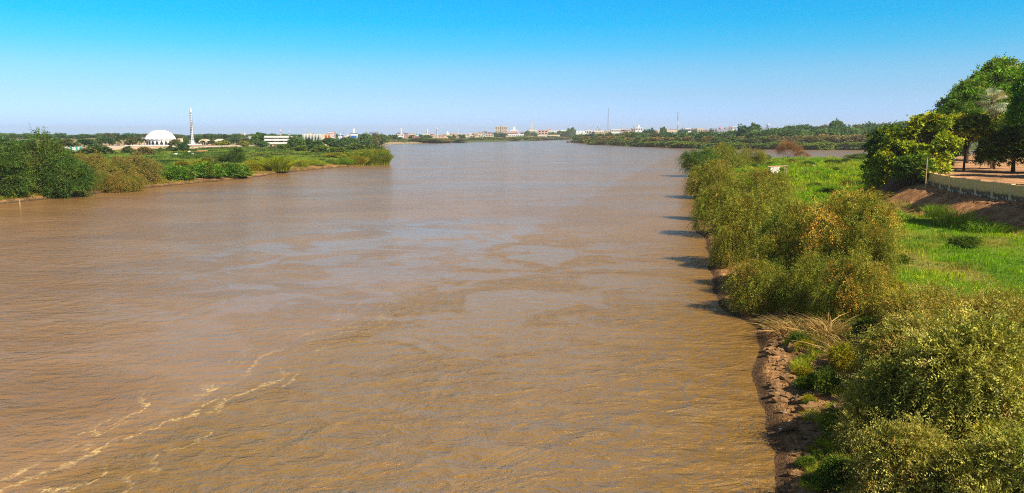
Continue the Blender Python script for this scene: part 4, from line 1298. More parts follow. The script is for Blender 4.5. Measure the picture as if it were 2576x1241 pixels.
# ---------------------------------------------------------------- distant belts of trees that close the horizon
def belt(name, spots, label, seed, kinds=('far_tree_a', 'far_tree_b', 'far_tree_c')):
    r = np.random.default_rng(seed)
    Vs, Fs, Cs, off = [], [], [], 0
    src = []
    for k in kinds:
        me_ = PROTO[k][1]
        n = len(me_.vertices)
        co = np.zeros(n * 3, dtype=np.float32)
        me_.vertices.foreach_get('co', co)
        cl = np.zeros(n * 4, dtype=np.float32)
        me_.color_attributes['Col'].data.foreach_get('color', cl)
        li = np.zeros(len(me_.loops), dtype=np.int32)
        me_.loops.foreach_get('vertex_index', li)
        F = li.reshape(-1, 3)
        pick_ = r.uniform(0, 1, len(F)) < .4
        src.append((co.reshape(-1, 3), cl.reshape(-1, 4)[:, :3], F[pick_]))
    for (x, y, w_, h_) in spots:
        co, cl, F = src[r.integers(len(src))]
        a = r.uniform(0, 6.28)
        k = np.array([w_ / 10, w_ / 10, h_ / 9])
        q = co * k
        q = np.stack([q[:, 0] * np.cos(a) - q[:, 1] * np.sin(a), q[:, 0] * np.sin(a) + q[:, 1] * np.cos(a), q[:, 2]], 1)
        Vs.append(q + np.array([x, y, max(H(x, y), 0) - .3]))
        Fs.append(F + off)
        Cs.append(cl * r.uniform(.8, 1.25))
        off += len(co)
    me_ = np_mesh(name, np.concatenate(Vs), np.concatenate(Fs), [M_LEAF], np.concatenate(Cs))
    tag(obj(name, me_), label, None, None, 'stuff')


r = np.random.default_rng(3)
sp = []
for i in range(150):
    pc, Y = r.uniform(-60, 960), r.uniform(1150, 2300)
    x = D(pc, HOR, Y)[0]
    if float(sdf(LAND_A, np.array([x]), np.array([Y]))[0]) < 40: continue
    sp.append((x, Y, r.uniform(22, 40), r.uniform(7, 11)))
belt('distant_woodland', sp, 'distant belt of trees behind the mosque and promenade', 4)
sp = []
for i in range(70):
    pc, Y = r.uniform(1460, 2250), r.uniform(2300, 3300)
    sp.append((D(pc, HOR, Y)[0], Y, r.uniform(40, 70), r.uniform(9, 15)))
for i in range(40):
    pc, Y = r.uniform(1960, 2600), r.uniform(1350, 1900)
    sp.append((D(pc, HOR, Y)[0], Y, r.uniform(40, 60), r.uniform(16, 22)))
belt('far_woodland', sp, 'distant belt of trees behind the wooded far shore', 5)
# ---------------------------------------------------------------- grass, crop and weeds: what nobody could count
def tufts(name, x, y, hgt, wid, pal_f, label, blades=3, seed=3, lean=.55):
    r = np.random.default_rng(seed)
    n = len(x)
    z = heights(x, y)
    ok = z > .12
    x, y, z, hgt, wid = x[ok], y[ok], z[ok], hgt[ok], wid[ok]
    n = len(x)
    X = np.repeat(x, blades) + r.normal(size=n * blades) * np.repeat(wid, blades) * 2.2
    Yv = np.repeat(y, blades) + r.normal(size=n * blades) * np.repeat(wid, blades) * 2.2
    Z = np.repeat(z, blades)
    h = np.repeat(hgt, blades) * r.uniform(.6, 1.25, n * blades)
    w_ = np.repeat(wid, blades)
    a = r.uniform(0, 6.283, n * blades)
    s = np.stack([np.cos(a), np.sin(a), np.zeros_like(a)], 1) * w_[:, None]
    b = np.stack([X, Yv, Z - .05], 1)
    a2 = r.uniform(0, 6.283, n * blades)
    l_ = np.stack([np.cos(a2), np.sin(a2), np.zeros_like(a)], 1) * (h * lean * r.uniform(.2, 1.3, n * blades))[:, None]
    mid = b + l_ * .35
    mid[:, 2] += h * .62
    tip = b + l_
    tip[:, 2] += h
    V = np.stack([b - s * .6, mid + s, tip, mid - s], 1).reshape(-1, 3)
    F = np.arange(len(V)).reshape(-1, 4)
    c = pal_f(x, y, r)
    c = np.repeat(c, blades, 0) * np.exp(r.normal(size=(n * blades, 1)) * .28)
    me_ = np_mesh(name, V, F, [M_GRASS], np.clip(np.repeat(c, 4, 0), 0, .85))
    return tag(obj(name, me_), label, None, None, 'stuff')


def scatter(n, x0, x1, y0, y1, seed, p=1.0):
    r = np.random.default_rng(seed)
    u = r.uniform(0, 1, n)
    yy = (y0 ** (1 - p) + u * (y1 ** (1 - p) - y0 ** (1 - p))) ** (1 / (1 - p)) if p != 1 else y0 * (y1 / y0) ** u
    return r.uniform(0, 1, n) * (x1 - x0) + x0, yy, r


# meadow of the right bank
gx, gy, r = scatter(420000, 14, 290, 30, 455, 51, 1.0)
c_ = sdf(LAND_C, gx, gy)
e_ = wallx(gy) - gx
lim = np.where(gy < 165, 6.6, 3.0) + (fbm(gx / 3, gy / 3, 61) - .5) * 4
ok = (c_ > 3.2 + (fbm(gx / 2, gy / 2, 62) - .5) * 3) & (e_ > lim) & (gx < .66 * gy + 8) & (r.uniform(0, 1, len(gx)) < np.where(gy < 70, 1.0, 1))
ok &= r.uniform(0, 1, len(gx)) < np.clip(.45 + (c_ - 3) / 3, .45, 1)
gx, gy = gx[ok], gy[ok]


def meadow(x, y, r):
    n = len(x)
    a = fbm(x / 7, y / 7, 63)
    b = fbm(x / 18, y / 18, 64)
    c = np.tile([.24, .42, .008], (n, 1))
    c = lerp(c, [.40, .50, .012], ss(.42, .58, b))
    c = lerp(c, [.40, .33, .05], ss(.52, .66, a) * .85)
    c = lerp(c, [.07, .20, .012], ss(.52, .66, fbm(x / 4, y / 4, 65)) * .8)
    c = lerp(c, [.42, .36, .10], ss(8, 4, wallx(y) - x - 5) * .7 * ss(120, 150, y))
    nb = ss(60, 46, y + (a - .5) * 14)
    c = lerp(c, lerp(np.tile([.26, .30, .02], (n, 1)), [.46, .34, .05], ss(.45, .6, a)), nb)
    return c


k_ = np.clip(gy / 70, .95, 3.2)
tufts('meadow_grass', gx, gy, (.22 + .5 * ss(.48, .72, fbm(gx / 3.5, gy / 3.5, 66))) * (1 + .25 * (k_ - 1)) * np.where(gy > 150, 1.3, 1), .022 * k_, meadow, 'bright green meadow grass on the flat right bank', 3, 5)

# crop field of the left bank
gx, gy, r = scatter(150000, -330, -60, 200, 980, 71, 1.0)
a_ = sdf(LAND_A, gx, gy)
pk_ = sdf(PARK_A, gx, gy)
ok = (a_ > 5 + 5 * ss(235, 260, gy) * ss(410, 380, gy) + (fbm(gx / 8, gy / 8, 72) - .5) * 14) & (pk_ < -4) & (np.abs(gx) < .72 * gy)
gx, gy = gx[ok], gy[ok]


def crop(x, y, r):
    n = len(x)
    a, b = fbm(x / 60, y / 9, 73), fbm(x / 9, y / 9, 74)
    c = np.tile([.16, .27, .035], (n, 1))
    c = lerp(c, [.27, .34, .04], ss(.45, .6, a))
    c = lerp(c, [.055, .105, .02], ss(.56, .68, b))
    c = lerp(c, [.30, .26, .05], ss(.62, .72, fbm(x / 40, y / 14, 75)) * .8)
    return c


tufts('crop_field', gx, gy, (.35 + .7 * ss(.5, .7, fbm(gx / 9, gy / 9, 74))), .10 * np.clip(gy / 300, .7, 2.5), crop, 'low green field crop behind the left bank', 3, 6)

# grass and weeds at the left waterline
gx, gy, r = scatter(90000, -190, -55, 150, 440, 81, 1.0)
a_ = sdf(LAND_A, gx, gy)
ok = (a_ > 1.2) & (a_ < 16) & (fbm(gx / 7, gy / 7, 82) + .30 * ss(300, 190, gy) - .02 * ss(250, 300, gy) > .47 + .09 * ss(235, 270, gy) * ss(400, 370, gy))
gx, gy = gx[ok], gy[ok]


def weeds(x, y, r):
    c = np.tile([.20, .26, .02], (len(x), 1))
    c = lerp(c, [.36, .31, .04], ss(.45, .6, fbm(x / 6, y / 6, 83)))
    return lerp(c, [.07, .14, .015], ss(.55, .68, fbm(x / 5, y / 5, 84)))


tufts('waterside_weeds', gx, gy, .35 + .5 * fbm(gx / 5, gy / 5, 85), .05 * np.clip(gy / 200, .8, 2), weeds, 'yellow green weeds along the left waterline', 3, 7)

# rough grass and weeds on the far bank
gx, gy, r = scatter(60000, -420, 420, 1150, 3400, 91, 1.0)
a_ = sdf(LAND_A, gx, gy)
ok = (a_ > 14) & (a_ < 200) & (fbm(gx / 90, gy / 60, 92) > .46)
gx, gy = gx[ok], gy[ok]
tufts('far_bank_grass', gx, gy, 1.2 + 1.6 * fbm(gx / 40, gy / 40, 93), .5 * np.clip(gy / 1400, .8, 2), lambda x, y, r: lerp(np.tile([.12, .17, .05], (len(x), 1)), [.26, .24, .09], ss(.45, .6, fbm(x / 60, y / 60, 94))),
      'rough green grass on the far bank', 3, 8)
# ---------------------------------------------------------------- buildings
random.seed(5)


def base_z(x, y):
    return max(H(x, y), 0.5)


def building(px0, px1, ytop, Y, mat, label, floors=2, cols=4, style='grid', cat='building', name='building', depth=None, roofmat=None, group=None, ybase=None, win=M_GLASS,
             extra=None, wh=.5, yaw=0.0):
    """walls, flat roof slab and windows of a block that faces the river"""
    xa, xb = D(px0, ytop, Y)[0], D(px1, ytop, Y)[0]
    x, w_ = (xa + xb) / 2, xb - xa
    zt = D((px0 + px1) / 2, ytop, Y)[2]
    z0 = base_z(x, Y) if ybase is None else min(base_z(x, Y), D(x, ybase, Y)[2])
    h = max(zt - z0, 3.0)
    d = depth or max(6.0, min(w_ * .8, 22.0))
    o = empty(name, (x, Y, z0), yaw)
    tag(o, label, cat, group)
    obj('wall', MB().box(-w_ / 2, w_ / 2, 0, d, -1.0, h).mesh('wall', mat), o)
    t = max(.25, h * .03)
    obj('roof', MB().box(-w_ / 2 - .15, w_ / 2 + .15, -.15, d + .15, h + .003, h + t).mesh('roof', roofmat or mat), o)
    fh = h / floors
    vis = h
    if style == 'grid':
        cw = w_ / cols
        me_ = MB().box(-cw * .28, cw * .28, -.06, .1, 0, fh * wh).mesh('window', win)
        for f in range(floors):
            for k in range(cols):
                obj('window', me_, o, (-w_ / 2 + cw * (k + .5), 0, fh * (f + .30)))
    elif style == 'band':
        me_ = MB().box(-w_ * .47, w_ * .47, -.06, .1, 0, fh * wh).mesh('window_band', win)
        for f in range(floors):
            obj('window', me_, o, (0, 0, fh * (f + .25)))
    if extra == 'stair':
        obj('roof_room', MB().box(-w_ * .12, w_ * .14, d * .2, d * .6, h + t + .003, h + t + fh * .7).mesh('roof_room', mat), o)
    elif extra == 'tank':
        obj('water_tank', MB().lathe([(w_ * .07, h + t + .003), (w_ * .07, h + t + fh * .5), (.05, h + t + fh * .6)], 10, c=(w_ * .2, d * .4)).mesh('water_tank', M_GREY), o)
    elif extra == 'parapet':
        obj('parapet', MB().box(-w_ / 2, w_ / 2, -.2, .1, h + t + .003, h + t + fh * .25).mesh('parapet', mat), o)
    return o


FB = 'town buildings along the far bank'
for a in [
    # left side, behind the promenade
    (447, 453.5, 349, 790, M_CREAM, 'small cream house beside the white dome', 2, 2, 'grid'),
    (356.5, 367, 346.5, 800, M_CREAM, 'low house with a bright blue roof left of the dome', 1, 3, 'grid', 'house', 'house', None, M_BLUE),
    (596, 605, 336.6, 1500, M_MAUVE, 'mauve tower block standing behind the promenade trees', 6, 3, 'grid'),
    (605.3, 614.5, 334.5, 1510, M_WHITE, 'tall white block joined to the mauve tower block', 7, 3, 'grid'),
    (616, 624, 346, 1350, M_GREY, 'low grey house right of the tall white block', 2, 3, 'grid'),
    (624.5, 636, 344, 1380, M_WHITE, 'low white house between the tall white block and the big green tree', 2, 4, 'grid'),
    (583, 595, 345.5, 1400, M_CREAM, 'low cream house left of the mauve tower block', 2, 3, 'grid'),
    (568, 582, 346, 1420, M_PINK, 'low pinkish house above the dark promenade tree', 1, 4, 'grid'),
    (720, 733, 343.5, 1150, M_CREAM, 'cream building just past the white office block', 2, 4, 'grid'),
    # river tip backdrop
    (808.5, 831, 338, 960, M_CREAM, 'cream corner building with red panels beside the arcaded hall', 2, 3, 'grid', 'building', 'building', None, None, None, None, M_RED),
    (823, 841, 332.2, 1400, M_MAUVE, 'mauve slab block with pale floor bands', 6, 1, 'band', 'building', 'building', None, None, None, None, M_WHITE),
    (849.6, 862, 339.5, 980, M_BLUE, 'bright blue house with white window surrounds', 2, 2, 'grid', 'house', 'house', None, M_WHITE, None, None, M_WHITE),
    (862.5, 872, 342, 985, M_CREAM, 'low cream house right of the blue house', 2, 3, 'grid', 'house', 'house'),
    (872.5, 881, 340, 990, M_WHITE, 'white house with shaded balconies beside the glass topped villa', 2, 2, 'band', 'house', 'house'),
    (881.5, 897.5, 336.5, 985, M_WHITE, 'white villa with a dark blue glass top storey', 2, 1, 'band', 'house', 'house', None, M_GLASS, None, None, M_BLUE, 'stair', .45),
    (929, 951, 332.5, 1500, M_GREY, 'long blue grey block with dark windows behind the river tip', 3, 6, 'grid', 'building', 'building', None, None, None, None, M_BLUE),
    (952, 966, 338, 1550, M_CREAM, 'low cream house right of the blue grey block', 2, 4, 'grid'),
    # far bank town
    (974, 984, 341, 1900, M_BLUEW, 'pale blue house behind two dark upright trees', 2, 3, 'grid'),
    (998, 1014, 338, 1900, M_WHITE, 'white mosque hall under the tall slim minaret', 2, 5, 'grid', 'mosque', 'mosque_hall'),
    (997.5, 1006, 334.3, 2200, M_MAUVE, 'dull pink block behind the white mosque hall', 3, 3, 'grid'),
    (1014.5, 1026, 334.8, 2100, M_MAUVE, 'mauve block right of the white mosque hall', 3, 3, 'grid'),
    (1016, 1031, 341, 1950, M_PINK, 'low orange pink house in front of the mauve block', 2, 4, 'grid'),
    (1031.5, 1044, 335.7, 2300, M_CREAM, 'cream block behind the dark trees of the far bank', 3, 4, 'grid'),
    (1036.6, 1054, 343.5, 1850, M_BRICK, 'low orange brick house facing the tan field', 1, 6, 'grid'),
    (1046.5, 1060.5, 336, 2300, M_BLUEW, 'pale blue block left of the striped minaret', 2, 4, 'grid'),
    (1061, 1080, 337.5, 2050, M_WHITE, 'white hall at the foot of the striped minaret', 2, 5, 'grid', 'mosque', 'mosque_hall'),
    (1084.5, 1099, 344.5, 1900, M_CREAM, 'low cream house left of the red and white house', 1, 5, 'grid'),
    (1081, 1093, 337, 2350, M_PINK, 'pink block between the striped minaret and the pale green minaret', 2, 4, 'grid'),
    (1099.7, 1125.7, 345.6, 1950, M_WHITE, 'long low red and white house on the far waterfront', 2, 7, 'grid', 'house', 'house', None, M_RED, None, None, M_RED),
    (1105, 1115, 340.8, 2150, M_PINK, 'pink house behind the red and white house', 2, 3, 'grid'),
    (1116, 1126, 339.8, 2150, M_CREAM, 'cream house behind the end of the red and white house', 2, 3, 'grid'),
    (1127, 1146.5, 335.3, 2350, M_CREAM, 'cream hall right of the white pointed dome', 2, 5, 'grid'),
    (1147.6, 1180, 337.2, 2250, M_CREAM, 'long cream house with two rows of dark windows', 2, 10, 'grid'),
    (1180.5, 1189.5, 340.9, 2250, M_WHITE, 'white house at the end of the long cream house', 2, 3, 'grid'),
    (1187, 1202, 335.5, 2500, M_PINK, 'pinkish block left of the cream villas', 2, 5, 'grid'),
    (1194, 1208, 339.5, 2280, M_CREAM, 'first cream villa on the far waterfront', 2, 4, 'grid', 'house', 'villa'),
    (1203.5, 1216, 332, 2350, M_CREAM, 'tall cream villa with a dark flat roof', 3, 3, 'grid', 'house', 'villa', None, M_ROOF),
    (1216.5, 1225, 330.5, 2600, M_GREY, 'grey unfinished block behind the tall cream villa', 4, 2, 'band'),
    (1208.5, 1221, 341.5, 2270, M_WHITE, 'white villa in front of the tall cream villa', 2, 3, 'grid', 'house', 'villa'),
    (1221.5, 1242, 339, 2300, M_CREAM, 'wide cream villa left of the trees under the tower block', 2, 5, 'grid', 'house', 'villa'),
    (1226, 1240, 333.2, 2700, M_MAUVE, 'mauve block left of the tower block', 3, 4, 'grid'),
    (1267, 1303, 334, 2550, M_PINK, 'long low pink house with dark bands right of the tower block', 2, 1, 'band'),
    (1283.6, 1304, 327.5, 2750, M_WHITE, 'white block with a pink band above the long low pink house', 2, 1, 'band', 'building', 'building', None, None, None, None, M_PINK, 'stair'),
    (1277, 1318, 338, 2450, M_WHITE, 'long low white shed on the far waterfront', 1, 8, 'grid'),
    (1309, 1320, 332.5, 2900, M_MAUVE, 'small mauve house right of the white block with a pink band', 2, 3, 'grid'),
    (1332.6, 1357.6, 328.4, 3000, M_WHITE, 'long white two storey block behind the trees', 2, 9, 'grid'),
    (1330, 1345, 324.8, 3200, M_CREAM, 'cream roof block above the long white two storey block', 1, 4, 'grid', 'building', 'building', None, M_ROOF, None, None, M_GLASS, 'stair'),
    (1353.5, 1378, 328.4, 2800, M_PINK, 'salmon pink four storey block with dark balconies', 4, 3, 'grid'),
    (1378.5, 1403, 329.3, 3150, M_WHITE, 'first half of the second long white block', 2, 9, 'grid'),
    (1403.5, 1428.5, 328.2, 3180, M_WHITE, 'far half of the second long white block', 2, 8, 'grid'),
    (1378, 1386, 325.4, 3250, M_PINK, 'small pink roof block above the second long white block', 1, 3, 'grid'),
    (1350, 1376, 341, 2650, M_WHITE, 'long white waterfront wall house below the salmon pink block', 1, 6, 'grid'),
    (1379, 1408.6, 339.7, 2750, M_CREAM, 'long cream waterfront house right of the salmon pink block', 1, 7, 'grid'),
    (1272, 1298, 342, 2420, M_CREAM, 'long cream waterfront house below the long low pink house', 1, 7, 'grid'),
    (1304, 1342, 342.2, 2550, M_TAN, 'long sandy waterfront wall house between green shrubs', 1, 8, 'grid'),
    # town behind the wooded far shore
    (1471.7, 1488, 327, 3300, M_WHITE, 'white house with a dark roof terrace right of the peaked roofs', 2, 4, 'grid', 'building', 'building', None, M_ROOF),
    (1482.6, 1520, 329.3, 3350, M_WHITE, 'long white warehouse with a dark strip of windows', 2, 1, 'band'),
    (1497.5, 1521, 333, 3200, M_TAN, 'low orange house below the long white warehouse', 1, 5, 'grid'),
    (1500, 1511, 324.8, 3600, M_GREY, 'grey house with a flat roof behind the long white warehouse', 2, 3, 'grid', 'building', 'building', None, M_ROOF),
    (1523, 1537, 329, 3500, M_CREAM, 'cream house at the foot of the first tall mast', 2, 3, 'grid'),
    (1537.5, 1562, 325.7, 3300, M_WHITE, 'big plain white building right of the first tall mast', 3, 5, 'grid'),
    (1562.5, 1572.3, 324.6, 3350, M_CREAM, 'beige house with balconies beside the big plain white building', 3, 2, 'band'),
    (1563, 1587.6, 331, 3150, M_PINK, 'long low pink house right of the big plain white building', 1, 6, 'grid'),
    (1573, 1586, 327.5, 3500, M_BRICK, 'brick house behind the long low pink house', 2, 4, 'grid'),
    (1588.7, 1602, 323.2, 3500, M_PINK, 'pale pink house left of the stepped white house', 3, 3, 'grid'),
    (1598.6, 1616, 321.5, 3450, M_WHITE, 'stepped white house with a roof terrace', 3, 4, 'grid', 'building', 'building', None, None, None, None, M_GLASS, 'stair'),
    (1652, 1664, 328, 3400, M_CREAM, 'low cream house right of the dome shaped tree', 2, 3, 'grid'),
    (1673, 1678.4, 322, 3700, M_CREAM, 'narrow pale box house left of the second tall mast', 3, 2, 'grid'),
    (1677, 1702.5, 327.5, 3400, M_CREAM, 'long cream house with a brown roof by the second tall mast', 1, 6, 'grid', 'house', 'house', None, M_BRICK),
    (1724, 1738, 323.5, 3500, M_WHITE, 'white house with dark top floor right of the second tall mast', 3, 1, 'band'),
    (1739.5, 1753, 323.7, 3520, M_GREY, 'grey unfinished house with a dark roof', 3, 1, 'band', 'building', 'building', None, M_ROOF),
    (1754, 1771, 324, 3400, M_CREAM, 'cream house with arched gable right of the grey unfinished house', 2, 4, 'grid'),
    (1771.5, 1788, 328, 3600, M_MAUVE, 'low mauve house above the wooded far shore', 1, 5, 'grid'),
    (1790.7, 1804, 323.8, 3600, M_GREY, 'grey two storey house left of the pale red tank', 2, 4, 'grid'),
    (1803, 1842, 326.5, 3500, M_GREY, 'long low grey warehouse under the pale red tank', 1, 10, 'grid'),
    (1823.5, 1834.5, 322, 3700, M_GREY, 'small grey house between the pale red tank and the pink house', 2, 3, 'grid'),
    (1835, 1842.5, 319.2, 3600, M_PINK, 'pink house joined to the tall white house', 3, 2, 'grid'),
    (1842.8, 1852, 319, 3550, M_WHITE, 'tall white house left of the big dark spreading tree', 4, 3, 'grid'),
    (1917.5, 1927.5, 321.5, 4200, M_GREY, 'low grey house left of the glass tower', 2, 3, 'grid'),
]:
    building(a[0], a[1], a[2], a[3], a[4], a[5], *a[6:], group=None) if len(a) <= 9 else building(*a[:4], a[4], a[5], a[6], a[7], a[8],
             cat=a[9] if len(a) > 9 else 'building', name=a[10] if len(a) > 10 else 'building', depth=a[11] if len(a) > 11 else None, roofmat=a[12] if len(a) > 12 else None,
             win=a[15] if len(a) > 15 else M_GLASS, extra=a[16] if len(a) > 16 else None, wh=a[17] if len(a) > 17 else .5)

# filler houses in the town that the photo shows as a dense row of small pale blocks
for i in range(46):
    pc = random.uniform(985, 1245) if i < 26 else random.uniform(1465, 1800)
    Y = random.uniform(2500, 3000) if i < 26 else random.uniform(3700, 4200)
    wp = random.uniform(5, 12)
    building(pc - wp / 2, pc + wp / 2, np.interp(pc, [985, 1245, 1465, 1800], [339, 336, 330, 326]) + random.uniform(-2, 2), Y,
             random.choice([M_CREAM, M_WHITE, M_PINK, M_TAN, M_GREY, M_CREAM]), 'small pale house in the dense back rows of the far town', random.choice([1, 2, 2]), 2, 'grid', 'house', 'house', 10,
             group='small houses in the back rows of the far town')

# tower block of the far bank
o = building(1245, 1277.5, 319, 2600, M_CREAM, 'tall cream tower block with a grid of dark windows on the far bank', 9, 6, 'grid', 'building', 'tower_block', 14, None, wh=.42)
xw = (D(1277.5, 330, 2600)[0] - D(1245, 330, 2600)[0])
hh_ = D(1260, 319, 2600)[2] - base_z(D(1261, 330, 2600)[0], 2600)
for k in range(5):
    obj('pilaster', MB().box(-.5, .5, -.7, -.003, 0, hh_ - .1).mesh('pilaster', M_TAN), o, (-xw / 2 + xw * (k + 1) / 6, 0, 0))
obj('lift_tower', MB().box(-1.9, 1.9, -1.4, 6, 0, hh_ + 3.2).mesh('lift_tower', M_GREY), o, (-xw * .02, 0, 0))

# glass tower far right
xg = D(1932, 316, 5200)[0]
zg = base_z(xg, 5200)
hg = D(1932, 312, 5200)[2] - zg
o = empty('glass_tower', (xg, 5200, zg))
tag(o, 'distant tower with a white cap and blue glass strips', 'tower')
obj('shaft', MB().lathe([(9.5, -1), (9.5, hg - 6)], 20).mesh('shaft', M_LAV), o)
for k in range(7):
    a = math.pi + math.pi * (k + .5) / 7
    obj('window_strip', MB().box(-1.2, 1.2, -.3, .3, 4, hg - 9).mesh('window_strip', M_BLUE), o, (9.6 * math.cos(a), 9.6 * math.sin(a), 0), a + math.pi / 2)
obj('cap', MB().lathe([(10.2, hg - 5.99), (10.2, hg - .5), (9, hg)], 20).mesh('cap', M_WHITE), o)

# white office block on the left
xa, xb, Y = D(664.9, 350, 830)[0], D(718, 350, 830)[0], 830
w_, x = xb - xa, (xa + xb) / 2
z0 = base_z(x, Y)
h = D(690, 342.2, Y)[2] - z0
o = empty('office_block', (x, Y, z0))
tag(o, 'white three storey office block with long dark window bands on the left bank', 'building')
obj('core', MB().box(-w_ / 2 + .4, w_ / 2 - .4, .8, 12, -1, h - .2).mesh('core', M_DARK), o)
fh = h / 3.25
for k, (a, b) in enumerate(((fh * .95, fh * 1.48), (fh * 1.86, fh * 2.40), (fh * 2.72, h))):
    obj('floor_band', MB().box(-w_ / 2, w_ / 2, 0, 12.5, a, b).mesh('floor_band', M_WHITE), o)
for k in range(3):
    for f, (a, b) in enumerate(((fh * 1.48, fh * 1.86), (fh * 2.40, fh * 2.72))):
        obj('mullion', MB().box(-.22, .22, .3, .9, a + .003, b - .003).mesh('mullion', M_PINK), o, (-w_ / 2 + w_ * (.5, .64, .92)[k], 0, 0))
obj('ground_floor', MB().box(-w_ / 2 + .3, w_ / 2 - .3, .5, .75, -1, fh * .94).mesh('ground_floor', M_TAN), o)
for k in range(5):
    obj('door', MB().box(-.9, .9, .36, .49, 0, fh * .7).mesh('door', M_DARK), o, (-w_ / 2 + w_ * (k + .5) / 5, 0, 0))
o = empty('site_hut', (D(702, 360, 815)[0], 815, base_z(D(702, 360, 815)[0], 815)))
tag(o, 'low white cabin with a red brick end in front of the office block', 'cabin')
obj('wall', MB().box(-3.6, 3.2, 0, 3, -.5, 2.4).mesh('wall', M_WHITE), o)
obj('brick_end', MB().box(3.203, 6.0, .2, 3, -.5, 2.6).mesh('brick_end', M_BRICK), o)
obj('roof', MB().box(-3.8, 3.3, -.2, 3.2, 2.403, 2.55).mesh('roof', M_WHITE), o)

# arcaded white hall
xa, xb, Y = D(760, 343, 930)[0], D(808, 343, 930)[0], 930
w_, x = xb - xa, (xa + xb) / 2
z0 = base_z(x, Y)
h = D(784, 338.3, Y)[2] - z0
o = empty('arcaded_hall', (x, Y, z0))
tag(o, 'long white hall with an upper arcade of arches behind the tree belt', 'building')
obj('wall', MB().box(-w_ / 2, w_ / 2, 1.6, 14, -1, h - .3).mesh('wall', M_CREAM), o)
obj('roof', MB().box(-w_ / 2 - .3, w_ / 2 + .3, -.2, 14.3, h - .297, h + .5).mesh('roof', M_WHITE), o)
obj('balcony', MB().box(-w_ / 2, w_ / 2, 0, 1.59, -1, h * .48).mesh('balcony', M_WHITE), o)
obj('arch_recess', MB().box(-w_ / 2 + .4, w_ / 2 - .4, 1.3, 1.58, h * .485, h * .78).mesh('arch_recess', M_DARK), o)
for k in range(13):
    obj('arcade_pier', MB().tube([(0, .5, h * .48), (0, .5, h * .66), (0, .5, h - .3)], [.28, .28, .85], 8).mesh('arcade_pier', M_WHITE), o, (-w_ / 2 + w_ * (k + .5) / 13, 0, 0))
obj('roof_room', MB().box(-w_ * .24, -w_ * .12, 4, 9, h + .503, h + 1.8).mesh('roof_room', M_TAN), o)
obj('chimney', MB().box(w_ * .46, w_ * .5, 3, 5, h + .503, h + 2.2).mesh('chimney', M_GREY), o)

# peaked roof pavilions behind the headland
xa, xb, Y = D(1440, 333, 3250)[0], D(1473, 333, 3250)[0], 3250
w_, x = xb - xa, (xa + xb) / 2
z0 = base_z(x, Y)
h = D(1456, 333, Y)[2] - z0
hp = D(1456, 328.3, Y)[2] - z0
o = empty('peaked_hall', (x, Y, z0))
tag(o, 'white hall with a row of peaked roofs behind the headland tip', 'building')
obj('wall', MB().box(-w_ / 2, w_ / 2, 0, 14, -1, h).mesh('wall', M_WHITE), o)
me_ = MB().add([(-6.4, -.5, 0), (6.4, -.5, 0), (6.4, 14.5, 0), (-6.4, 14.5, 0), (0, 7, hp - h)], [(0, 1, 4), (1, 2, 4), (2, 3, 4), (3, 0, 4), (3, 2, 1, 0)]).mesh('peaked_roof', M_WHITE)
for k in range(4):
    obj('roof', me_, o, (-w_ / 2 + w_ * (k + .5) / 4, 0, h + .01))
for k in range(6):
    obj('window', MB().box(-2, 2, -.08, .1, 1.5, h * .6).mesh('window', M_BLUEW), o, (-w_ / 2 + w_ * (k + .5) / 6, 0, 0))

# ---------------------------------------------------------------- domed mosque
Y = 747
x = D(403.5, 350, Y + 13)[0]
z0 = base_z(x, Y)
zb, zt = D(403, 351.6, Y)[2] - z0, D(403, 327.2, Y)[2] - z0
RR_ = (D(439.5, 350, Y)[0] - D(367.9, 350, Y)[0]) / 2
o = empty('mosque', (x, Y + RR_, z0))
tag(o, 'white domed mosque with petal shaped shell and pointed arches', 'mosque')
obj('plinth', MB().lathe([(RR_ * 1.12, -1.5), (RR_ * 1.12, .45)], 48).mesh('plinth', M_WHITE), o)
obj('drum', MB().lathe([(RR_ * .93, .453), (RR_ * .93, zb - .003)], 64).mesh('drum', M_DOME, True), o)
dh = zt - zb
prof = [(1.0, 0), (.985, .03), (.93, .22), (.862, .46), (.845, .50), (.77, .63), (.66, .76), (.52, .87), (.35, .95), (.2, .985), (.03, 1.0)]
obj('dome', MB().lathe([(r_ * RR_, zb + q * dh) for r_, q in prof], 96, mod=lambda k, z: 1 + .018 * (abs((k % 6) - 3) / 3 - .5) * (1 if z < zb + dh * .52 else .7)).mesh('dome', M_DOME), o)
NP = 20
for k in range(NP):                                            # faceted lower petals and pointed arch openings
    a = 2 * math.pi * (k + .5) / NP
    a0, a1 = a - math.pi / NP, a + math.pi / NP

    def pol(r_, an, z):
        return (r_ * RR_ * math.cos(an), r_ * RR_ * math.sin(an), z)
    m_ = MB().add([pol(1.012, a0, zb + .01), pol(1.012, a1, zb + .01), pol(.875, a, zb + dh * .48), pol(1.035, a, zb + dh * .10), pol(.84, a, zb + .2)],
                  [(0, 3, 2), (3, 1, 2), (0, 1, 3), (0, 4, 1), (0, 2, 4), (1, 4, 2)])
    obj('petal', m_.mesh('petal', M_DOME), o)
    w2 = math.pi / NP * .55
    hA = zb * .86
    q = [(-1, 0), (1, 0), (1.12, .42), (.7, .74), (0, 1.0), (-.7, .74), (-1.12, .42)]
    front = [pol(.945, a + u_ * w2, .5 + v_ * (hA - .5)) for u_, v_ in q]
    back = [pol(.90, a + u_ * w2, .5 + v_ * (hA - .5)) for u_, v_ in q]
    n_ = len(q)
    m_ = MB().add(front + back, [tuple(range(n_)), tuple(range(2 * n_ - 1, n_ - 1, -1))] + [(i, (i + n_), (i + 1) % n_ + n_, (i + 1) % n_) for i in range(n_)])
    arch = obj('arch_opening', m_.mesh('arch_opening', M_DARK), o)
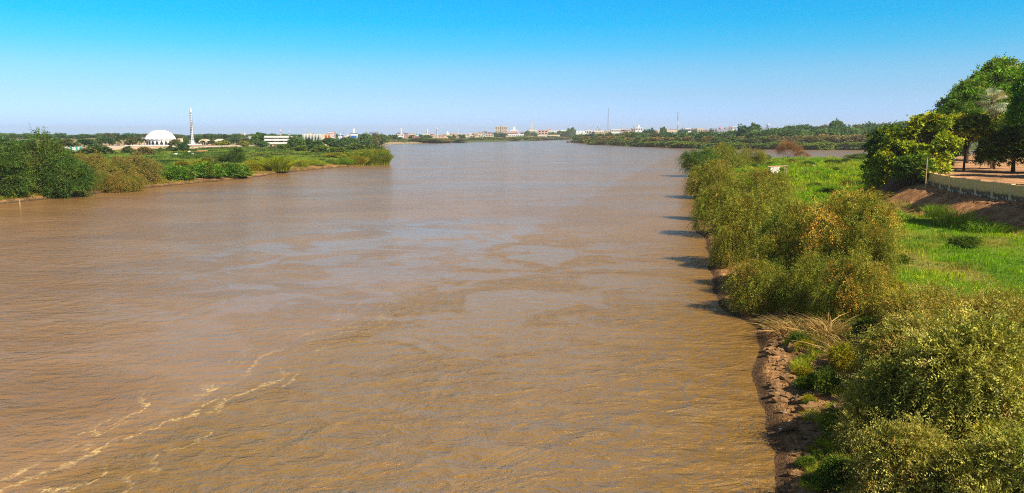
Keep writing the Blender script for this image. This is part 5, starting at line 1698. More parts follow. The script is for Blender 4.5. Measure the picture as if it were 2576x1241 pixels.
obj('finial', MB().tube([(0, 0, zt), (0, 0, zt + 1.2)], [.1, .02], 6).mesh('finial', M_STEEL), o)
obj('terrace', MB().box(-RR_ * 1.9, RR_ * 1.1, -RR_ * 1.45, -RR_ * 1.13, -1.5, .30).mesh('terrace', M_WHITE), o)
obj('terrace_canopy', MB().box(-RR_ * .75, RR_ * .95, -RR_ * 1.42, -RR_ * 1.15, .75, 1.0).mesh('terrace_canopy', M_GREY), o)

# open ribbed white minaret
Y = 820
x = D(483.5, 350, Y)[0]
z0 = base_z(x, Y)
ht = D(480, 270.5, Y)[2] - z0
wb = (D(488.3, 350, Y)[0] - D(479.3, 350, Y)[0]) / 2
o = empty('minaret', (x, Y, z0), .35)
tag(o, 'very tall tapering white minaret with open slots and a pointed tip', 'minaret')
prof = [(1.0, -1.0), (1.0, 0), (.92, ht * .2), (.62, ht * .80), (.55, ht * .90), (.38, ht * .955), (.12, ht * .99), (.03, ht)]
obj('shaft', MB().lathe([(r_ * wb, z) for r_, z in prof], 6).mesh('shaft', M_LAV), o)
for f in range(6):
    a = math.pi / 6 + f * math.pi / 3
    ca, sa_ = math.cos(a), math.sin(a)
    me_ = MB().box(-.12, .12, -.42, .42, 0, 1.0).mesh('slot', M_DARK)
    for k in range(12):
        z1 = ht * (.12 + .76 * k / 12)
        rr1 = np.interp(z1 + ht * .03, [p_[1] for p_ in prof], [p_[0] for p_ in prof]) * wb * .866
        obj('slot', me_, o, (rr1 * ca, rr1 * sa_, z1), a, (1, .9 * rr1 / wb + .2, ht * .052))
obj('base_ring', MB().lathe([(wb * 1.35, -1), (wb * 1.3, 2.4), (wb * 1.05, 2.41)], 6).mesh('base_ring', M_LAV), o)

# small far minarets and pointed domes
for px, yt, Y, mat, rad_, lab in [
    (280, 334.3, 1900, M_WHITE, 1.5, 'white minaret with balconies far behind the palms'),
    (255.8, 338.3, 2000, M_CREAM, 1.1, 'thin cream minaret behind the trees left of the palms'),
    (1008.4, 322, 1930, M_DOME, 1.3, 'tall slim white minaret of the far bank mosque hall'),
    (1074.4, 325.6, 2060, M_CREAM, 2.0, 'striped pink and white minaret on the far bank'),
    (1099, 321, 2400, M_BLUEW, 1.6, 'tall pale green minaret right of the striped minaret'),
    (855.5, 335.2, 975, M_PINK, .6, 'small pink domed turret above the blue house'),
]:
    x = D(px, yt, Y)[0]
    z0 = base_z(x, Y)
    h = D(px, yt, Y)[2] - z0
    o = empty('minaret', (x, Y, z0))
    tag(o, lab, 'minaret')
    obj('shaft', MB().lathe([(rad_ * 1.25, -1), (rad_ * 1.2, h * .45), (rad_, h * .46), (rad_ * .85, h * .85)], 12).mesh('shaft', mat, False), o)
    for q in (.46, .70):
        obj('balcony', MB().lathe([(rad_ * 1.1, h * q), (rad_ * 1.75, h * (q + .02)), (rad_ * 1.75, h * (q + .045))], 12).mesh('balcony', M_PINK if 'striped' in lab else M_WHITE), o)
    obj('tip', MB().lathe([(rad_ * .95, h * .852), (rad_ * 1.0, h * .90), (rad_ * .5, h * .95), (.06, h)], 12).mesh('tip', M_WHITE), o)
x = D(1125.2, 335, 2300)[0]
z0 = base_z(x, 2300)
h = D(1125, 330.3, 2300)[2] - z0
o = empty('pointed_tomb', (x, 2300, z0))
tag(o, 'white pointed domed tomb above the far bank roofs', 'tomb')
obj('base', MB().box(-5, 5, -5, 5, -1, h * .5).mesh('base', M_WHITE), o)
obj('dome', MB().lathe([(4.4, h * .503), (4.2, h * .62), (3.0, h * .78), (1.2, h * .9), (.1, h)], 16).mesh('dome', M_WHITE, True), o)

# lattice masts
for px, yt, Y, hw, mats_, lab in [
    (1530.5, 273.5, 3300, 2.2, (M_STEEL,), 'tallest blue grey lattice mast behind the wooded far shore'),
    (1706, 281.5, 3400, 2.6, (M_STEEL, M_WHITE, M_RED), 'second tall lattice mast with a thick dark top and pale red lower half'),
    (705.7, 326.5, 1300, 1.0, (M_RED, M_WHITE), 'red and white lattice mast behind the white office block'),
    (727, 328.8, 1320, 1.0, (M_RED, M_WHITE), 'second red and white lattice mast, just past the white office block'),
    (863.6, 326.3, 1300, .8, (M_STEEL,), 'dark lattice mast right of the blue house'),
    (1502.8, 309.8, 3500, 1.7, (M_RED, M_WHITE), 'pale lattice mast above the grey flat roofed house'),
    (1136.6, 328, 2500, 1.2, (M_RED, M_WHITE), 'thin reddish mast right of the pointed tomb'),
    (1152.8, 326, 2550, 1.2, (M_STEEL, M_WHITE), 'thin pale mast above the long cream house'),
    (1192, 330.5, 2700, 1.2, (M_STEEL,), 'thin dark mast above the pinkish block'),
    (1594, 316.5, 3600, 1.2, (M_STEEL,), 'thin mast beside the stepped white house'),
    (1648.5, 321, 3600, 1.2, (M_STEEL,), 'short thin mast right of the dome shaped tree'),
    (1687, 321.5, 3600, 1.2, (M_STEEL,), 'short thin mast left of the second tall mast'),
    (1718.5, 317.5, 3700, 1.2, (M_RED, M_WHITE), 'short reddish mast right of the second tall mast'),
    (1027.5, 332, 2500, .9, (M_STEEL,), 'short mast above the mauve block of the far bank'),
    (1048, 331.5, 2500, .9, (M_STEEL,), 'short mast above the pale blue block'),
]:
    x = D(px, yt, Y)[0]
    z0 = base_z(x, Y)
    h = D(px, yt, Y)[2] - z0
    o = empty('lattice_mast', (x, Y, z0))
    tag(o, lab, 'mast')
    ns = 6
    for s in range(ns):
        za, zb_ = h * s / ns, h * (s + 1) / ns
        mb = MB()
        ra, rb = hw * (1 - .55 * s / ns), hw * (1 - .55 * (s + 1) / ns)
        t_ = hw * .16
        P3 = [(math.cos(q), math.sin(q)) for q in (0.4, 2.5, 4.6)]
        for (u_, v_) in P3:
            mb.tube([(u_ * ra, v_ * ra, za), (u_ * rb, v_ * rb, zb_)], [t_, t_], 4)
        nb_ = 4
        for b_ in range(nb_):
            f0, f1 = b_ / nb_, (b_ + 1) / nb_
            for i in range(3):
                A, B = P3[i], P3[(i + 1) % 3]
                r0, r1 = ra + (rb - ra) * f0, ra + (rb - ra) * f1
                mb.tube([(A[0] * r0, A[1] * r0, za + (zb_ - za) * f0), (B[0] * r1, B[1] * r1, za + (zb_ - za) * f1)], [t_ * .7, t_ * .7], 4)
        if 'second tall' in lab:
            mat = M_STEEL if s >= 4 else (M_RED, M_WHITE)[s % 2]
        else:
            mat = mats_[s % len(mats_)]
        obj('mast_section', mb.mesh('mast_section', mat), o)
    if 'second tall' in lab:
        obj('antenna_drum', MB().lathe([(hw * .75, h * .70), (hw * .75, h * .98)], 10).mesh('antenna_drum', M_STEEL), o)
    if 'tallest' in lab:
        obj('antenna_spike', MB().tube([(0, 0, h * .99), (0, 0, h * 1.03)], [.4, .15], 5).mesh('antenna_spike', M_STEEL), o)

# pale red roof tank
x = D(1807.8, 323, 3500)[0]
z0 = base_z(x, 3500)
zc = D(1807, 322.8, 3500)[2] - z0
o = empty('water_tower', (x, 3480, z0))
tag(o, 'round pale red water tank standing among far white houses', 'water tower')
obj('tank', MB().lathe([(.5, zc - 5), (4.4, zc - 3.4), (6, zc), (4.6, zc + 3.2), (.3, zc + 4.6)], 16).mesh('tank', M_REDP, True), o)
for k in range(4):
    a = math.pi / 4 + k * math.pi / 2
    obj('leg', MB().tube([(4.4 * math.cos(a), 4.4 * math.sin(a), -1), (3.6 * math.cos(a), 3.6 * math.sin(a), zc - 2.5)], [.35, .3], 6).mesh('leg', M_STEEL), o)

# vaulted pavilions on the promenade
for px0, px1, yt, Y, mat, lab in [(499, 523, 350.8, 850, M_CREAM, 'small vaulted beige pavilion right of the white minaret'), (538, 564, 350, 870, M_WHITE, 'bright vaulted pavilion behind the yellowish tree')]:
    xa, xb = D(px0, yt, Y)[0], D(px1, yt, Y)[0]
    x, w_ = (xa + xb) / 2, xb - xa
    z0 = base_z(x, Y)
    h = D(px0, yt, Y)[2] - z0
    o = empty('pavilion', (x, Y, z0))
    tag(o, lab, 'pavilion')
    v_, f_ = [], []
    for k in range(11):
        a = math.pi * k / 10
        v_ += [(-w_ / 2 * math.cos(a), 0, h * .45 + h * .55 * math.sin(a)), (-w_ / 2 * math.cos(a), 9, h * .45 + h * .55 * math.sin(a))]
    f_ = [(2 * k, 2 * k + 2, 2 * k + 3, 2 * k + 1) for k in range(10)] + [tuple(range(0, 22, 2))[::-1], tuple(range(1, 22, 2))]
    obj('vault', MB().add(v_, f_).mesh('vault', mat), o)
    obj('wall', MB().box(-w_ / 2 + .2, w_ / 2 - .2, .2, 8.8, -1, h * .45).mesh('wall', M_TAN), o)
    for k in range(4):
        obj('opening', MB().box(-w_ * .08, w_ * .08, .1, .3, 0, h * .36).mesh('opening', M_DARK), o, (-w_ / 2 + w_ * (k + .5) / 4, 0, 0))

# promenade retaining wall
mb = MB()
capm = MB()
for i in range(len(PROM) - 1):
    (xa, ya), (xb, yb) = PROM[i], PROM[i + 1]
    if ya < 520: continue
    za, zb_ = H(xa - .8 * 0, ya + 3), H(xb, yb + 3)
    ga, gb = 2.0, 2.0
    L = math.hypot(xb - xa, yb - ya)
    nx, ny = (yb - ya) / L * .5, -(xb - xa) / L * .5
    mb.add([(xa + nx, ya + ny, ga), (xb + nx, yb + ny, gb), (xb + nx, yb + ny, zb_ + .2), (xa + nx, ya + ny, za + .2),
            (xa - nx, ya - ny, ga), (xb - nx, yb - ny, gb), (xb - nx, yb - ny, zb_ + .2), (xa - nx, ya - ny, za + .2)],
           [(0, 1, 2, 3), (5, 4, 7, 6), (3, 2, 6, 7), (0, 3, 7, 4), (1, 5, 6, 2)])
    capm.add([(xa + nx * 1.6, ya + ny * 1.6, za + .203), (xb + nx * 1.6, yb + ny * 1.6, zb_ + .203), (xb + nx * 1.6, yb + ny * 1.6, zb_ + .6), (xa + nx * 1.6, ya + ny * 1.6, za + .6),
              (xa - nx, ya - ny, za + .203), (xb - nx, yb - ny, zb_ + .203), (xb - nx, yb - ny, zb_ + .6), (xa - nx, ya - ny, za + .6)],
             [(0, 1, 2, 3), (5, 4, 7, 6), (3, 2, 6, 7), (0, 3, 7, 4), (1, 5, 6, 2), (0, 4, 5, 1)])
o = empty('promenade_wall', (0, 0, 0))
tag(o, 'long pinkish retaining wall between the crop field and the mosque promenade', 'wall')
obj('wall', mb.mesh('wall', M_PROM), o)
obj('coping', capm.mesh('coping', M_WHITE), o)
# teal and white wall
Y = 560
xa, xb = D(143, 374, Y)[0], D(206, 374, Y)[0]
zt, zm = D(170, 370.3, Y)[2], D(170, 377.3, Y)[2]
o = empty('painted_wall', (xa, Y, zm))
tag(o, 'white garden wall with teal posts on an earth bank beside the dark acacias', 'wall')
obj('panel', MB().box(0, xb - xa, 0, .4, -.4, zt - zm).mesh('panel', M_WHITE), o)
for k, q in enumerate((.28, .58, .80, .96)):
    obj('post', MB().box(-.55, .55, -.25, .7, -.5, zt - zm + .4).mesh('post', M_TEAL), o, ((xb - xa) * q, 0, 0))
obj('footing', MB().box(0, (xb - xa) * .5, -1.2, -.003, -5, -.15).mesh('footing', M_TAN), o)

# cars on the promenade
car_b = MB()
sec = [(-2.2, .45, .55), (-2.15, .35, .95), (-1.3, .33, 1.0), (-.75, .33, 1.48), (.65, .33, 1.5), (1.25, .33, 1.02), (2.1, .35, .85), (2.25, .45, .6)]
v_ = []
for (xx, zl, zh) in sec:
    v_ += [(xx, -.85, zl), (xx, .85, zl), (xx, .85 if zh < 1.2 else .68, zh), (xx, -.85 if zh < 1.2 else -.68, zh)]
f_ = []
for i in range(len(sec) - 1):
    for k in range(4):
        f_.append((4 * i + k, 4 * i + (k + 1) % 4, 4 * i + 4 + (k + 1) % 4, 4 * i + 4 + k))
f_ += [(3, 2, 1, 0), tuple(4 * (len(sec) - 1) + k for k in range(4))]
ME_CAR = MB().add(v_, f_).mesh('car_body', M_CAR)
ME_WIN = MB().box(-.62, .6, -.79, -.70, 1.03, 1.4).mesh('car_window', M_GLASS)
ME_WH = MB().tube([(0, -.9, 0), (0, -.68, 0)], [.33, .33], 12).mesh('car_wheel', M_TYRE)
for px, Y, lab in [(477, 800, 'white car parked left of the foot of the white minaret'), (495, 805, 'white car parked right of the foot of the white minaret'), (502, 812, 'second white car right of the white minaret, nearer the vaulted pavilion'),
                   (622, 900, 'white car parked under the reddish small tree'), (630, 905, 'white car between the reddish small tree and the big green tree'), (637, 910, 'white car parked under the edge of the big green tree'), (650, 905, 'white car nearest the white office block')]:
    x = D(px, 361, Y)[0]
    o = empty('parked_car', (x, Y, base_z(x, Y) + .02), random.uniform(-.3, .3))
    tag(o, lab, 'car', 'white cars parked along the promenade')
    obj('body', ME_CAR, o)
    obj('window', ME_WIN, o)
    for xx in (-1.4, 1.4):
        for yy in (0, 1.58):
            obj('wheel', ME_WH, o, (xx, yy, .33))

# field shelter, sacks and grazing animals
x, y, z = ground_at(508, 386.5)
o = empty('field_shelter', (x, y, z))
tag(o, 'low thatched shelter on posts in the crop field', 'shelter')
obj('roof', MB().add([(-3.6, -1.5, 1.25), (3.3, -1.5, 1.45), (3.5, 1.8, 1.8), (-3.4, 1.8, 1.6), (-3.6, -1.5, 1.5), (3.3, -1.5, 1.75), (3.5, 1.8, 2.15), (-3.4, 1.8, 1.95)],
                     [(0, 3, 2, 1), (4, 5, 6, 7), (0, 1, 5, 4), (1, 2, 6, 5), (2, 3, 7, 6), (3, 0, 4, 7)]).mesh('roof', M_THATCH), o)
for xx, yy in ((-3.2, -1.2), (3, -1.2), (3.1, 1.5), (-3.1, 1.5)):
    obj('post', MB().tube([(xx, yy, -.3), (xx, yy, 1.45)], [.1, .08], 6).mesh('post', M_POLE), o)
for px, py, s, lab in [(497, 386.5, 1.3, 'white cloth bundle lying at the end of the thatched shelter'), (476, 385, 1.1, 'pale pinkish sack in the field left of the thatched shelter')]:
    x, y, z = ground_at(px, py)
    o = obj('sack', MB().lathe([(.75 * s, -.1), (.95 * s, .25 * s), (.8 * s, .8 * s), (.45 * s, 1.15 * s), (.12, 1.3 * s)], 12, mod=lambda k, z: 1 + .1 * math.sin(k * 1.7)).mesh('sack', M_CLOTH, True), None, (x, y, z))
    tag(o, lab, 'sack')


def quadruped(name):
    me_ = bpy.data.meshes.new(name)
    vs = [(0, 0, .72), (.38, 0, .76), (.75, 0, .74), (-.15, 0, .78), (.95, 0, .92), (1.08, 0, 1.08), (1.28, 0, 1.0), (-.3, 0, .6)]
    es = [(0, 1), (1, 2), (0, 3), (2, 4), (4, 5), (5, 6), (3, 7)]
    rd = [.24, .25, .22, .16, .12, .11, .06, .03]
    for xx, yy, root in ((.72, .13, 2), (.72, -.13, 2), (0, .13, 0), (0, -.13, 0)):
        b = len(vs)
        kx = -.06 if xx < .3 else .03
        vs += [(xx, yy, .5), (xx + kx, yy, .28), (xx, yy, .02)]
        es += [(root, b), (b, b + 1), (b + 1, b + 2)]
        rd += [.11, .055, .045]
    me_.from_pydata(vs, es, [])
    o = obj(name, me_)
    sk = o.modifiers.new('skin', 'SKIN')
    for i, q in enumerate(rd):
        me_.skin_vertices[0].data[i].radius = (q, q)
    me_.skin_vertices[0].data[0].use_root = True
    o.modifiers.new('sub', 'SUBSURF').levels = 1
    o.modifiers['sub'].render_levels = 1
    me_.materials.append(M_FUR)
    return o


for px, py, rz, s, lab in [(440.5, 393, .3, 1.1, 'white goat grazing in the crop field below the minaret'), (486, 390.5, 2.6, .9, 'small white goat in the crop field in front of the thatched shelter')]:
    x, y, z = ground_at(px, py)
    o = quadruped('goat')
    o.location, o.rotation_euler, o.scale = (x, y, z + .25), (0, 0, rz), (s * 1.2, s * 1.2, s * 1.2)
    tag(o, lab, 'goat')

# wooden boat at the tip of the left bank
x, y = G(969, 413.2, 0)
o = empty('rowing_boat', (x, y - 1.2, .05), -.12)
tag(o, 'dark red wooden boat moored under the reeds at the tip', 'boat')
st = [(-2.6, .12, .62), (-1.9, .5, .46), (0, .72, .40), (1.9, .5, .46), (2.7, .1, .66)]
v_, f_ = [], []
for (xx, hw, zt_) in st:
    v_ += [(xx, -hw, zt_), (xx, -hw * .6, -.12), (xx, hw * .6, -.12), (xx, hw, zt_), (xx, hw * .86, zt_), (xx, hw * .5, .02), (xx, -hw * .5, .02), (xx, -hw * .86, zt_)]
for i in range(4):
    for k in range(8):
        f_.append((8 * i + k, 8 * i + (k + 1) % 8, 8 * i + 8 + (k + 1) % 8, 8 * i + 8 + k))
f_ += [tuple(range(8))[::-1], tuple(range(32, 40))]
obj('hull', MB().add(v_, f_).mesh('hull', M_HULL), o)
for xx in (-.8, .9):
    obj('seat', MB().box(xx - .14, xx + .14, -.52, .52, .24, .29).mesh('seat', M_POLE), o)


def rock_mesh(name, seed, mat, n=2, j=.28):
    import bmesh
    bm = bmesh.new()
    bmesh.ops.create_icosphere(bm, subdivisions=n, radius=1.0)
    rr = random.Random(seed)
    for v in bm.verts:
        k = 1 + rr.uniform(-j, j)
        v.co = v.co * k
        v.co.z *= .7
    me_ = bpy.data.meshes.new(name)
    bm.to_mesh(me_)
    bm.free()
    me_.materials.append(mat)
    return me_


M_WRECK = paint('rusty_wreck', (.10, .06, .045), .3, .3, .9, .5)
x, y = G(1431, 359.6, 0)
o = obj('river_rock', MB().add([(-5, -2, -1), (1, -2.5, -1), (9, -1.2, -1), (8.6, 1.5, -1), (0, 3, -1), (-5, 2, -1), (-4.6, -1, 4.0), (-1, -1.4, 2.6), (4, -.8, .9), (8.4, 0, .25), (-1.2, 1.6, 3.0), (-4.2, 1.0, 4.4)],
                               [(0, 1, 7, 6), (1, 2, 8, 7), (2, 3, 9, 8), (3, 4, 10, 9), (4, 5, 11, 10), (5, 0, 6, 11), (6, 7, 10, 11), (7, 8, 9, 10)]).mesh('river_rock', M_WRECK), None, (x, y, 0))
tag(o, 'dark jagged rock rising from the river off the headland tip', 'rock')
x, y = G(50, 517, 0)
o = obj('stake', MB().tube([(0, 0, -.5), (.03, 0, 1.1)], [.12, .1], 6).mesh('stake', M_POLE), None, (x, y, 0))
tag(o, 'pale wooden stake in the water at the left shore', 'stake')

# ---------------------------------------------------------------- right bank: wall, stairs, shelter, stones
M_BUTT = paint('pale_plaster', (.84, .58, .26), .25, 1.2, .9, .2, (.45, .30, .15))
M_PLAST, nt = nodes_of('stained_plaster')
tc_ = N(nt, 'ShaderNodeTexCoord')
sx_ = N(nt, 'ShaderNodeSeparateXYZ', {0: tc_.outputs['Object']})
n1 = N(nt, 'ShaderNodeTexNoise', {'Vector': tc_.outputs['Object'], 'Scale': 1.3, 'Detail': 7.0, 'Roughness': .68})
n2 = N(nt, 'ShaderNodeTexNoise', {'Vector': tc_.outputs['Object'], 'Scale': 2.4, 'Detail': 5.0, 'Roughness': .6})
low = MATH(nt, 'ADD', sx_.outputs[2], MATH(nt, 'MULTIPLY', n1.outputs[0], -1.5))
c_ = MIXC(nt, RANGE(nt, n2.outputs[0], .35, .65), (.90, .57, .20, 1), (.76, .45, .15, 1))
c_ = MIXC(nt, RANGE(nt, low, -.12, .42, 1.0, 0.0), c_, (.20, .12, .06, 1))
c_ = MIXC(nt, MATH(nt, 'MULTIPLY', RANGE(nt, low, -.45, -.15, 1.0, 0.0), RANGE(nt, n2.outputs[0], .52, .6)), c_, (.72, .60, .44, 1))
p_ = N(nt, 'ShaderNodeBsdfPrincipled', {'Base Color': c_, 'Roughness': .9, 'Specular IOR Level': .2})
b_ = N(nt, 'ShaderNodeBump', {'Height': n1.outputs[0], 'Strength': .4, 'Distance': .08})
nt.links.new(b_.outputs[0], p_.inputs['Normal'])
OUT(nt, p_.outputs[0])
o = empty('boundary_wall', (0, 0, 0))
tag(o, 'weathered cream plaster wall with buttresses above the brown embankment', 'wall')
# resample the wall line into bays of about four metres
pl = np.array(WALL)
seg = np.hypot(*np.diff(pl, axis=0).T)
s_ = np.concatenate([[0], np.cumsum(seg)])
nb_ = int(s_[-1] / 4.3)
q = np.linspace(0, s_[-1], nb_ + 1)
wxp, wyp = np.interp(q, s_, pl[:, 0]), np.interp(q, s_, pl[:, 1])
def WB(yy):
    return float(np.interp(yy, [91, 116, 147], [5.3, 5.5, 6.0]))


for i in range(nb_):
    xa, ya, xb, yb = wxp[i], wyp[i], wxp[i + 1], wyp[i + 1]
    L = math.hypot(xb - xa, yb - ya)
    an = math.atan2(yb - ya, xb - xa)
    b = obj('wall_bay', MB().box(0.003, L - .003, -.16, .16, -.8, 2.35 + random.uniform(-.06, .06)).mesh('wall_bay', M_PLAST), o, (xa, ya, WB(ya)), an)
    b = obj('buttress', MB().add([(-.30, -.22, -.9), (.30, -.22, -.9), (.30, .80, -.9), (-.30, .80, -.9), (-.24, -.22, .9), (.24, -.22, .9), (.24, .42, .9), (-.24, .42, .9),
                                  (-.24, -.22, 2.52), (.24, -.22, 2.52), (.24, .36, 2.52), (-.24, .36, 2.52)],
                                 [(0, 1, 5, 4), (1, 2, 6, 5), (2, 3, 7, 6), (3, 0, 4, 7), (4, 5, 9, 8), (5, 6, 10, 9), (6, 7, 11, 10), (7, 4, 8, 11), (8, 9, 10, 11), (3, 2, 1, 0)]).mesh('buttress', M_BUTT),
            o, (xa, ya, WB(ya)), an)
b = obj('end_return', MB().box(-.16, .16, .2, 3.5, -.8, 2.4).mesh('end_return', M_PLAST), o, (wxp[0], wyp[0], WB(147)), -.4)

# steps going down from the wall end to the meadow
x0, Y0 = D(2258, 452, 152)[0], 152
o = empty('stone_steps', (x0, Y0, 0))
tag(o, 'stone steps darkened as in tree shade, climbing from the meadow to the park', 'steps')
z1, z0 = D(2257, 451, Y0)[2], D(2228, 485, Y0)[2]
n_ = 7
for k in range(n_):
    xs = -2.35 + 2.6 * k / n_
    zt_ = z0 + (z1 - z0) * (k + 1) / n_
    obj('step', MB().box(0.002, 2.6 / n_ - .002 if k < n_ - 1 else 1.6, 0, 3.2, H(x0 + xs, Y0) - .6, zt_).mesh('step', M_STEP), o, (xs, 0, 0))
obj('side_wall', MB().add([(-2.35, -.35, z0 - 1.2), (5, -.35, z0 - 1.2), (5, -.35, z1 - .3), (.3, -.35, z1 - .3), (-2.35, -.35, z0 - .2),
                           (-2.35, -.004, z0 - 1.2), (5, -.004, z0 - 1.2), (5, -.004, z1 - .3), (.3, -.004, z1 - .3), (-2.35, -.004, z0 - .2)],
                          [(0, 1, 2, 3, 4), (9, 8, 7, 6, 5), (4, 3, 8, 9), (3, 2, 7, 8), (2, 1, 6, 7), (1, 0, 5, 6), (0, 4, 9, 5)]).mesh('side_wall', M_STEP), o)

# white post behind the wall
x, Y = D(2336, 400, 140)[0] + .8, 142
zb_, zt_ = H(x, Y), D(2336, 398, 142)[2]
o = obj('thin_post', MB().tube([(0, 0, -.3), (0, 0, zt_ - zb_)], [.11, .09], 7).mesh('thin_post', M_POLE), None, (x, Y, zb_))
tag(o, 'thin pale post standing just behind the wall end', 'post')

# cloth shelter in the meadow
x, y, z = ground_at(1957, 446)
s = y / FPX
o = empty('cloth_shelter', (x, y, z))
tag(o, 'rough pole shelter hung with white cloth in the meadow', 'shelter')
hz = D(1957, 420, y)[2] - z
X1, X2 = -22 * s, 23 * s
for xx, yy, hh in ((X1 + .2, 0, hz), (X2 - .25, .2, hz * 1.05), (-.1, .1, hz * 1.06), (X1 + .3, 2.4, hz * .95), (X2 - .2, 2.5, hz)):
    obj('pole', MB().tube([(xx, yy, -.3), (xx + .06, yy, hh)], [.10, .08], 6).mesh('pole', M_POLE), o)
obj('beam', MB().tube([(X1 - .6, -.05, hz * .98), (0, .05, hz * 1.0), (X2 + .2, .1, hz * 1.10)], [.13, .16, .13], 6).mesh('beam', M_POLE), o)
rm = MB()
rr = random.Random(4)
for k in range(9):
    yy = .3 + k * .28
    rm.tube([(X1 + rr.uniform(-.3, .2), yy, hz * 1.0 + .04), (0, yy, hz * 1.04 + rr.uniform(0, .1)), (X2 + rr.uniform(-.2, .3), yy, hz * 1.1)], [.08, .1, .07], 5)
obj('roof_poles', rm.mesh('roof_poles', M_TWIG), o)
K, Lr = 14, 10
v_, f_ = [], []
xw_ = (X1 + .15, 2 * s)
for i in range(Lr + 1):
    for k in range(K + 1):
        u_, t_ = k / K, i / Lr
        sag = .55 * hz * (.45 + .55 * math.sin(math.pi * u_)) * t_
        xx = xw_[0] + (xw_[1] - xw_[0]) * (u_ + .03 * math.sin(9 * t_))
        v_.append((xx, -.18 - .14 * math.sin(u_ * 17 + t_ * 3) - .25 * t_, hz * .97 - sag * 1.35 - .1 * math.sin(u_ * 3.14)))
for i in range(Lr):
    for k in range(K):
        a = i * (K + 1) + k
        f_.append((a, a + 1, a + K + 2, a + K + 1))
cl = MB().add(v_, f_).mesh('cloth', M_CLOTH, True)
oc = obj('cloth', cl, o)
md = oc.modifiers.new('thick', 'SOLIDIFY')
md.thickness = .03
# white bird on a stick in the meadow
x, y, z = ground_at(2046, 431)
o = obj('stick', MB().tube([(0, 0, -.2), (.05, 0, 1.6)], [.05, .035], 6).mesh('stick', M_TWIG), None, (x, y, z))
tag(o, 'thin upright stick in the middle of the meadow', 'stick')
o = obj('bird', MB().lathe([(.02, 0), (.16, .12), (.20, .3), (.13, .48), (.07, .6), (.09, .72), (.02, .8)], 10).mesh('bird', M_FUR, True), None, (x + .05, y, z + 1.58))
tag(o, 'small white bird perched on the stick in the meadow', 'bird')
# sandy heap and white bag
x, y, z = ground_at(2292, 424)

# stones set in two rows on the embankment
stone = [rock_mesh('stone', 31 + i, M_STEP, 2, .2) for i in range(4)]
rr = random.Random(9)
k = 0
for row_, (off, n_) in enumerate(((1.9, 17), (2.9, 19))):
    for i in range(n_):
        yy = 137 - i * 1.75 + rr.uniform(-.4, .4) - row_ * 1.5
        xx = wallx(yy) - off + rr.uniform(-.15, .15)
        s = rr.uniform(.13, .22)
        o = obj('stone', stone[k % 4], None, (xx, yy, H(xx, yy) + s * .12), rr.uniform(0, 6), (s * 1.3, s * 1.1, s))
        tag(o, 'dark stone in the %s row on the brown embankment below the wall' % ('upper', 'lower')[row_], 'stone', 'dark stones in the %s row on the embankment' % ('upper', 'lower')[row_])
        k += 1
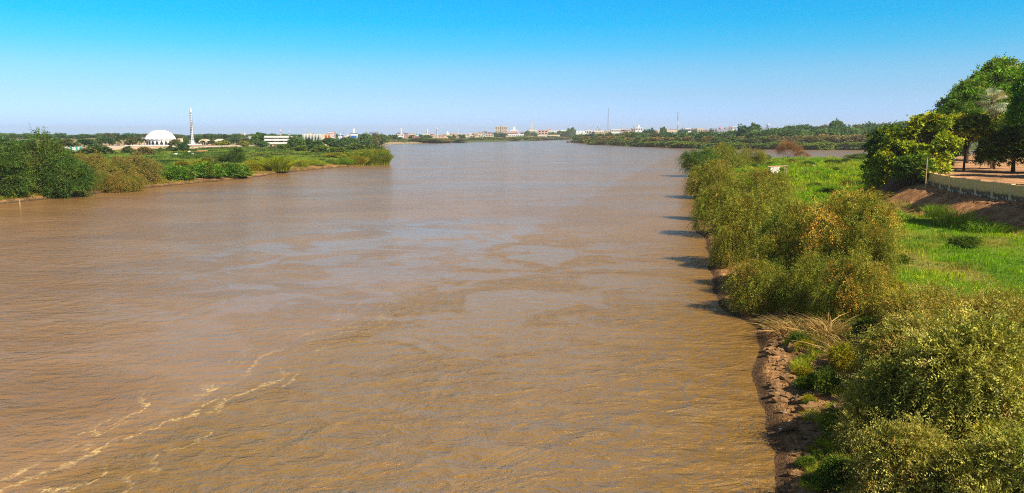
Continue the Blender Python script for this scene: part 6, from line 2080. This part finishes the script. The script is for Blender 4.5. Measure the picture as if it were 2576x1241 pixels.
# stones and clods on the muddy shore
clod = [rock_mesh('clod', 51 + i, M_CLAY, 2, .35) for i in range(5)]
pale = [rock_mesh('pale_stone', 61 + i, M_ROCK, 2, .22) for i in range(3)]
bx, by = [], []
r = np.random.default_rng(77)
cand_y = r.uniform(31, 64, 4000)
cand_x = r.uniform(9, 26, 4000)
cs_ = sdf(LAND_C, cand_x, cand_y)
pick = (cs_ > .8) & (cs_ < 4.8)
cx_, cy_ = cand_x[pick][:640], cand_y[pick][:640]
n_ = 0
mbv, mbf = [], []
for i in range(len(cx_)):
    s = float(np.exp(r.normal() * .55) * .12)
    if i < 26:
        s = float(.14 * np.exp(r.normal() * .3))
        me_ = pale[i % 3]
        o = obj('shore_stone', me_, None, (cx_[i], cy_[i], H(cx_[i], cy_[i]) + s * .3), r.uniform(0, 6), (s * 1.3, s, s * .9))
        tag(o, 'pale stone lying on the cracked mud of the near shore', 'stone', 'pale stones on the near muddy shore')
    else:
        src = clod[i % 5]
        b = len(mbv)
        c0_ = np.array([cx_[i], cy_[i], H(cx_[i], cy_[i])])
        a = r.uniform(0, 6.28)
        for v in src.vertices:
            x_, y_, z_ = v.co
            mbv.append((c0_[0] + s * 1.4 * (x_ * math.cos(a) - y_ * math.sin(a)), c0_[1] + s * (x_ * math.sin(a) + y_ * math.cos(a)), c0_[2] + s * (z_ + .15)))
        mbf += [tuple(b + q for q in p.vertices) for p in src.polygons]
tag(obj('mud_clods', MB().add(mbv, mbf).mesh('mud_clods', M_CLAY)), 'dried mud clods strewn on the near shore', None, None, 'stuff')
for px, py, rz, L, lab in [(1990, 1085, .2, 1.3, 'dark driftwood branch on the mud near the waterline'), (1945, 820, -.3, 1.6, 'bare branch lying where the canes meet the water'), (2010, 1000, 1.0, .9, 'short broken branch on the cracked mud')]:
    x, y, z = ground_at(px, py)
    mb = MB().tube([(-L, 0, .06), (0, .1, .16), (L, -.05, .08)], [.05, .06, .02], 6).tube([(0, .1, .16), (L * .4, .5, .22), (L * .7, .8, .15)], [.04, .03, .01], 5).tube([(-L * .3, .05, .12), (-L * .5, -.3, .3)], [.03, .01], 5)
    tag(obj('driftwood', mb.mesh('driftwood', M_BARK), None, (x, y, z), rz), lab, 'branch')
# litter caught in the shrubs and on the mud
for px, py, lab in [(1771 + 42, 622, 'scrap of white plastic on the mud below the drooping shrubs'), (1962, 1080, 'small white scrap on the wet mud')]:
    x, y, z = ground_at(px, py)
    me_ = MB().add([(-.2, -.1, .02), (.15, -.14, .05), (.22, .1, .03), (-.1, .15, .09), (-.2, -.1, .05), (.15, -.14, .08), (.22, .1, .06), (-.1, .15, .12)],
                   [(0, 3, 2, 1), (4, 5, 6, 7), (0, 1, 5, 4), (1, 2, 6, 5), (2, 3, 7, 6), (3, 0, 4, 7)]).mesh('plastic_scrap', M_CLOTH)
    tag(obj('plastic_scrap', me_, None, (x, y, z), 1.0, (.5, .5, .6)), lab, 'litter')

# ---------------------------------------------------------------- air between here and the far town
m, nt = nodes_of('hazy_air')
pv = N(nt, 'ShaderNodeVolumePrincipled', {'Color': (.93, .96, 1.0, 1), 'Density': .00008, 'Anisotropy': .35})
o_ = nt.nodes.new('ShaderNodeOutputMaterial')
nt.links.new(pv.outputs[0], o_.inputs['Volume'])
tag(obj('haze', MB().box(-6500, 6500, -70, 12200, -4.5, 135).mesh('haze', m)), 'thin pale haze over the river', None, None, 'stuff')
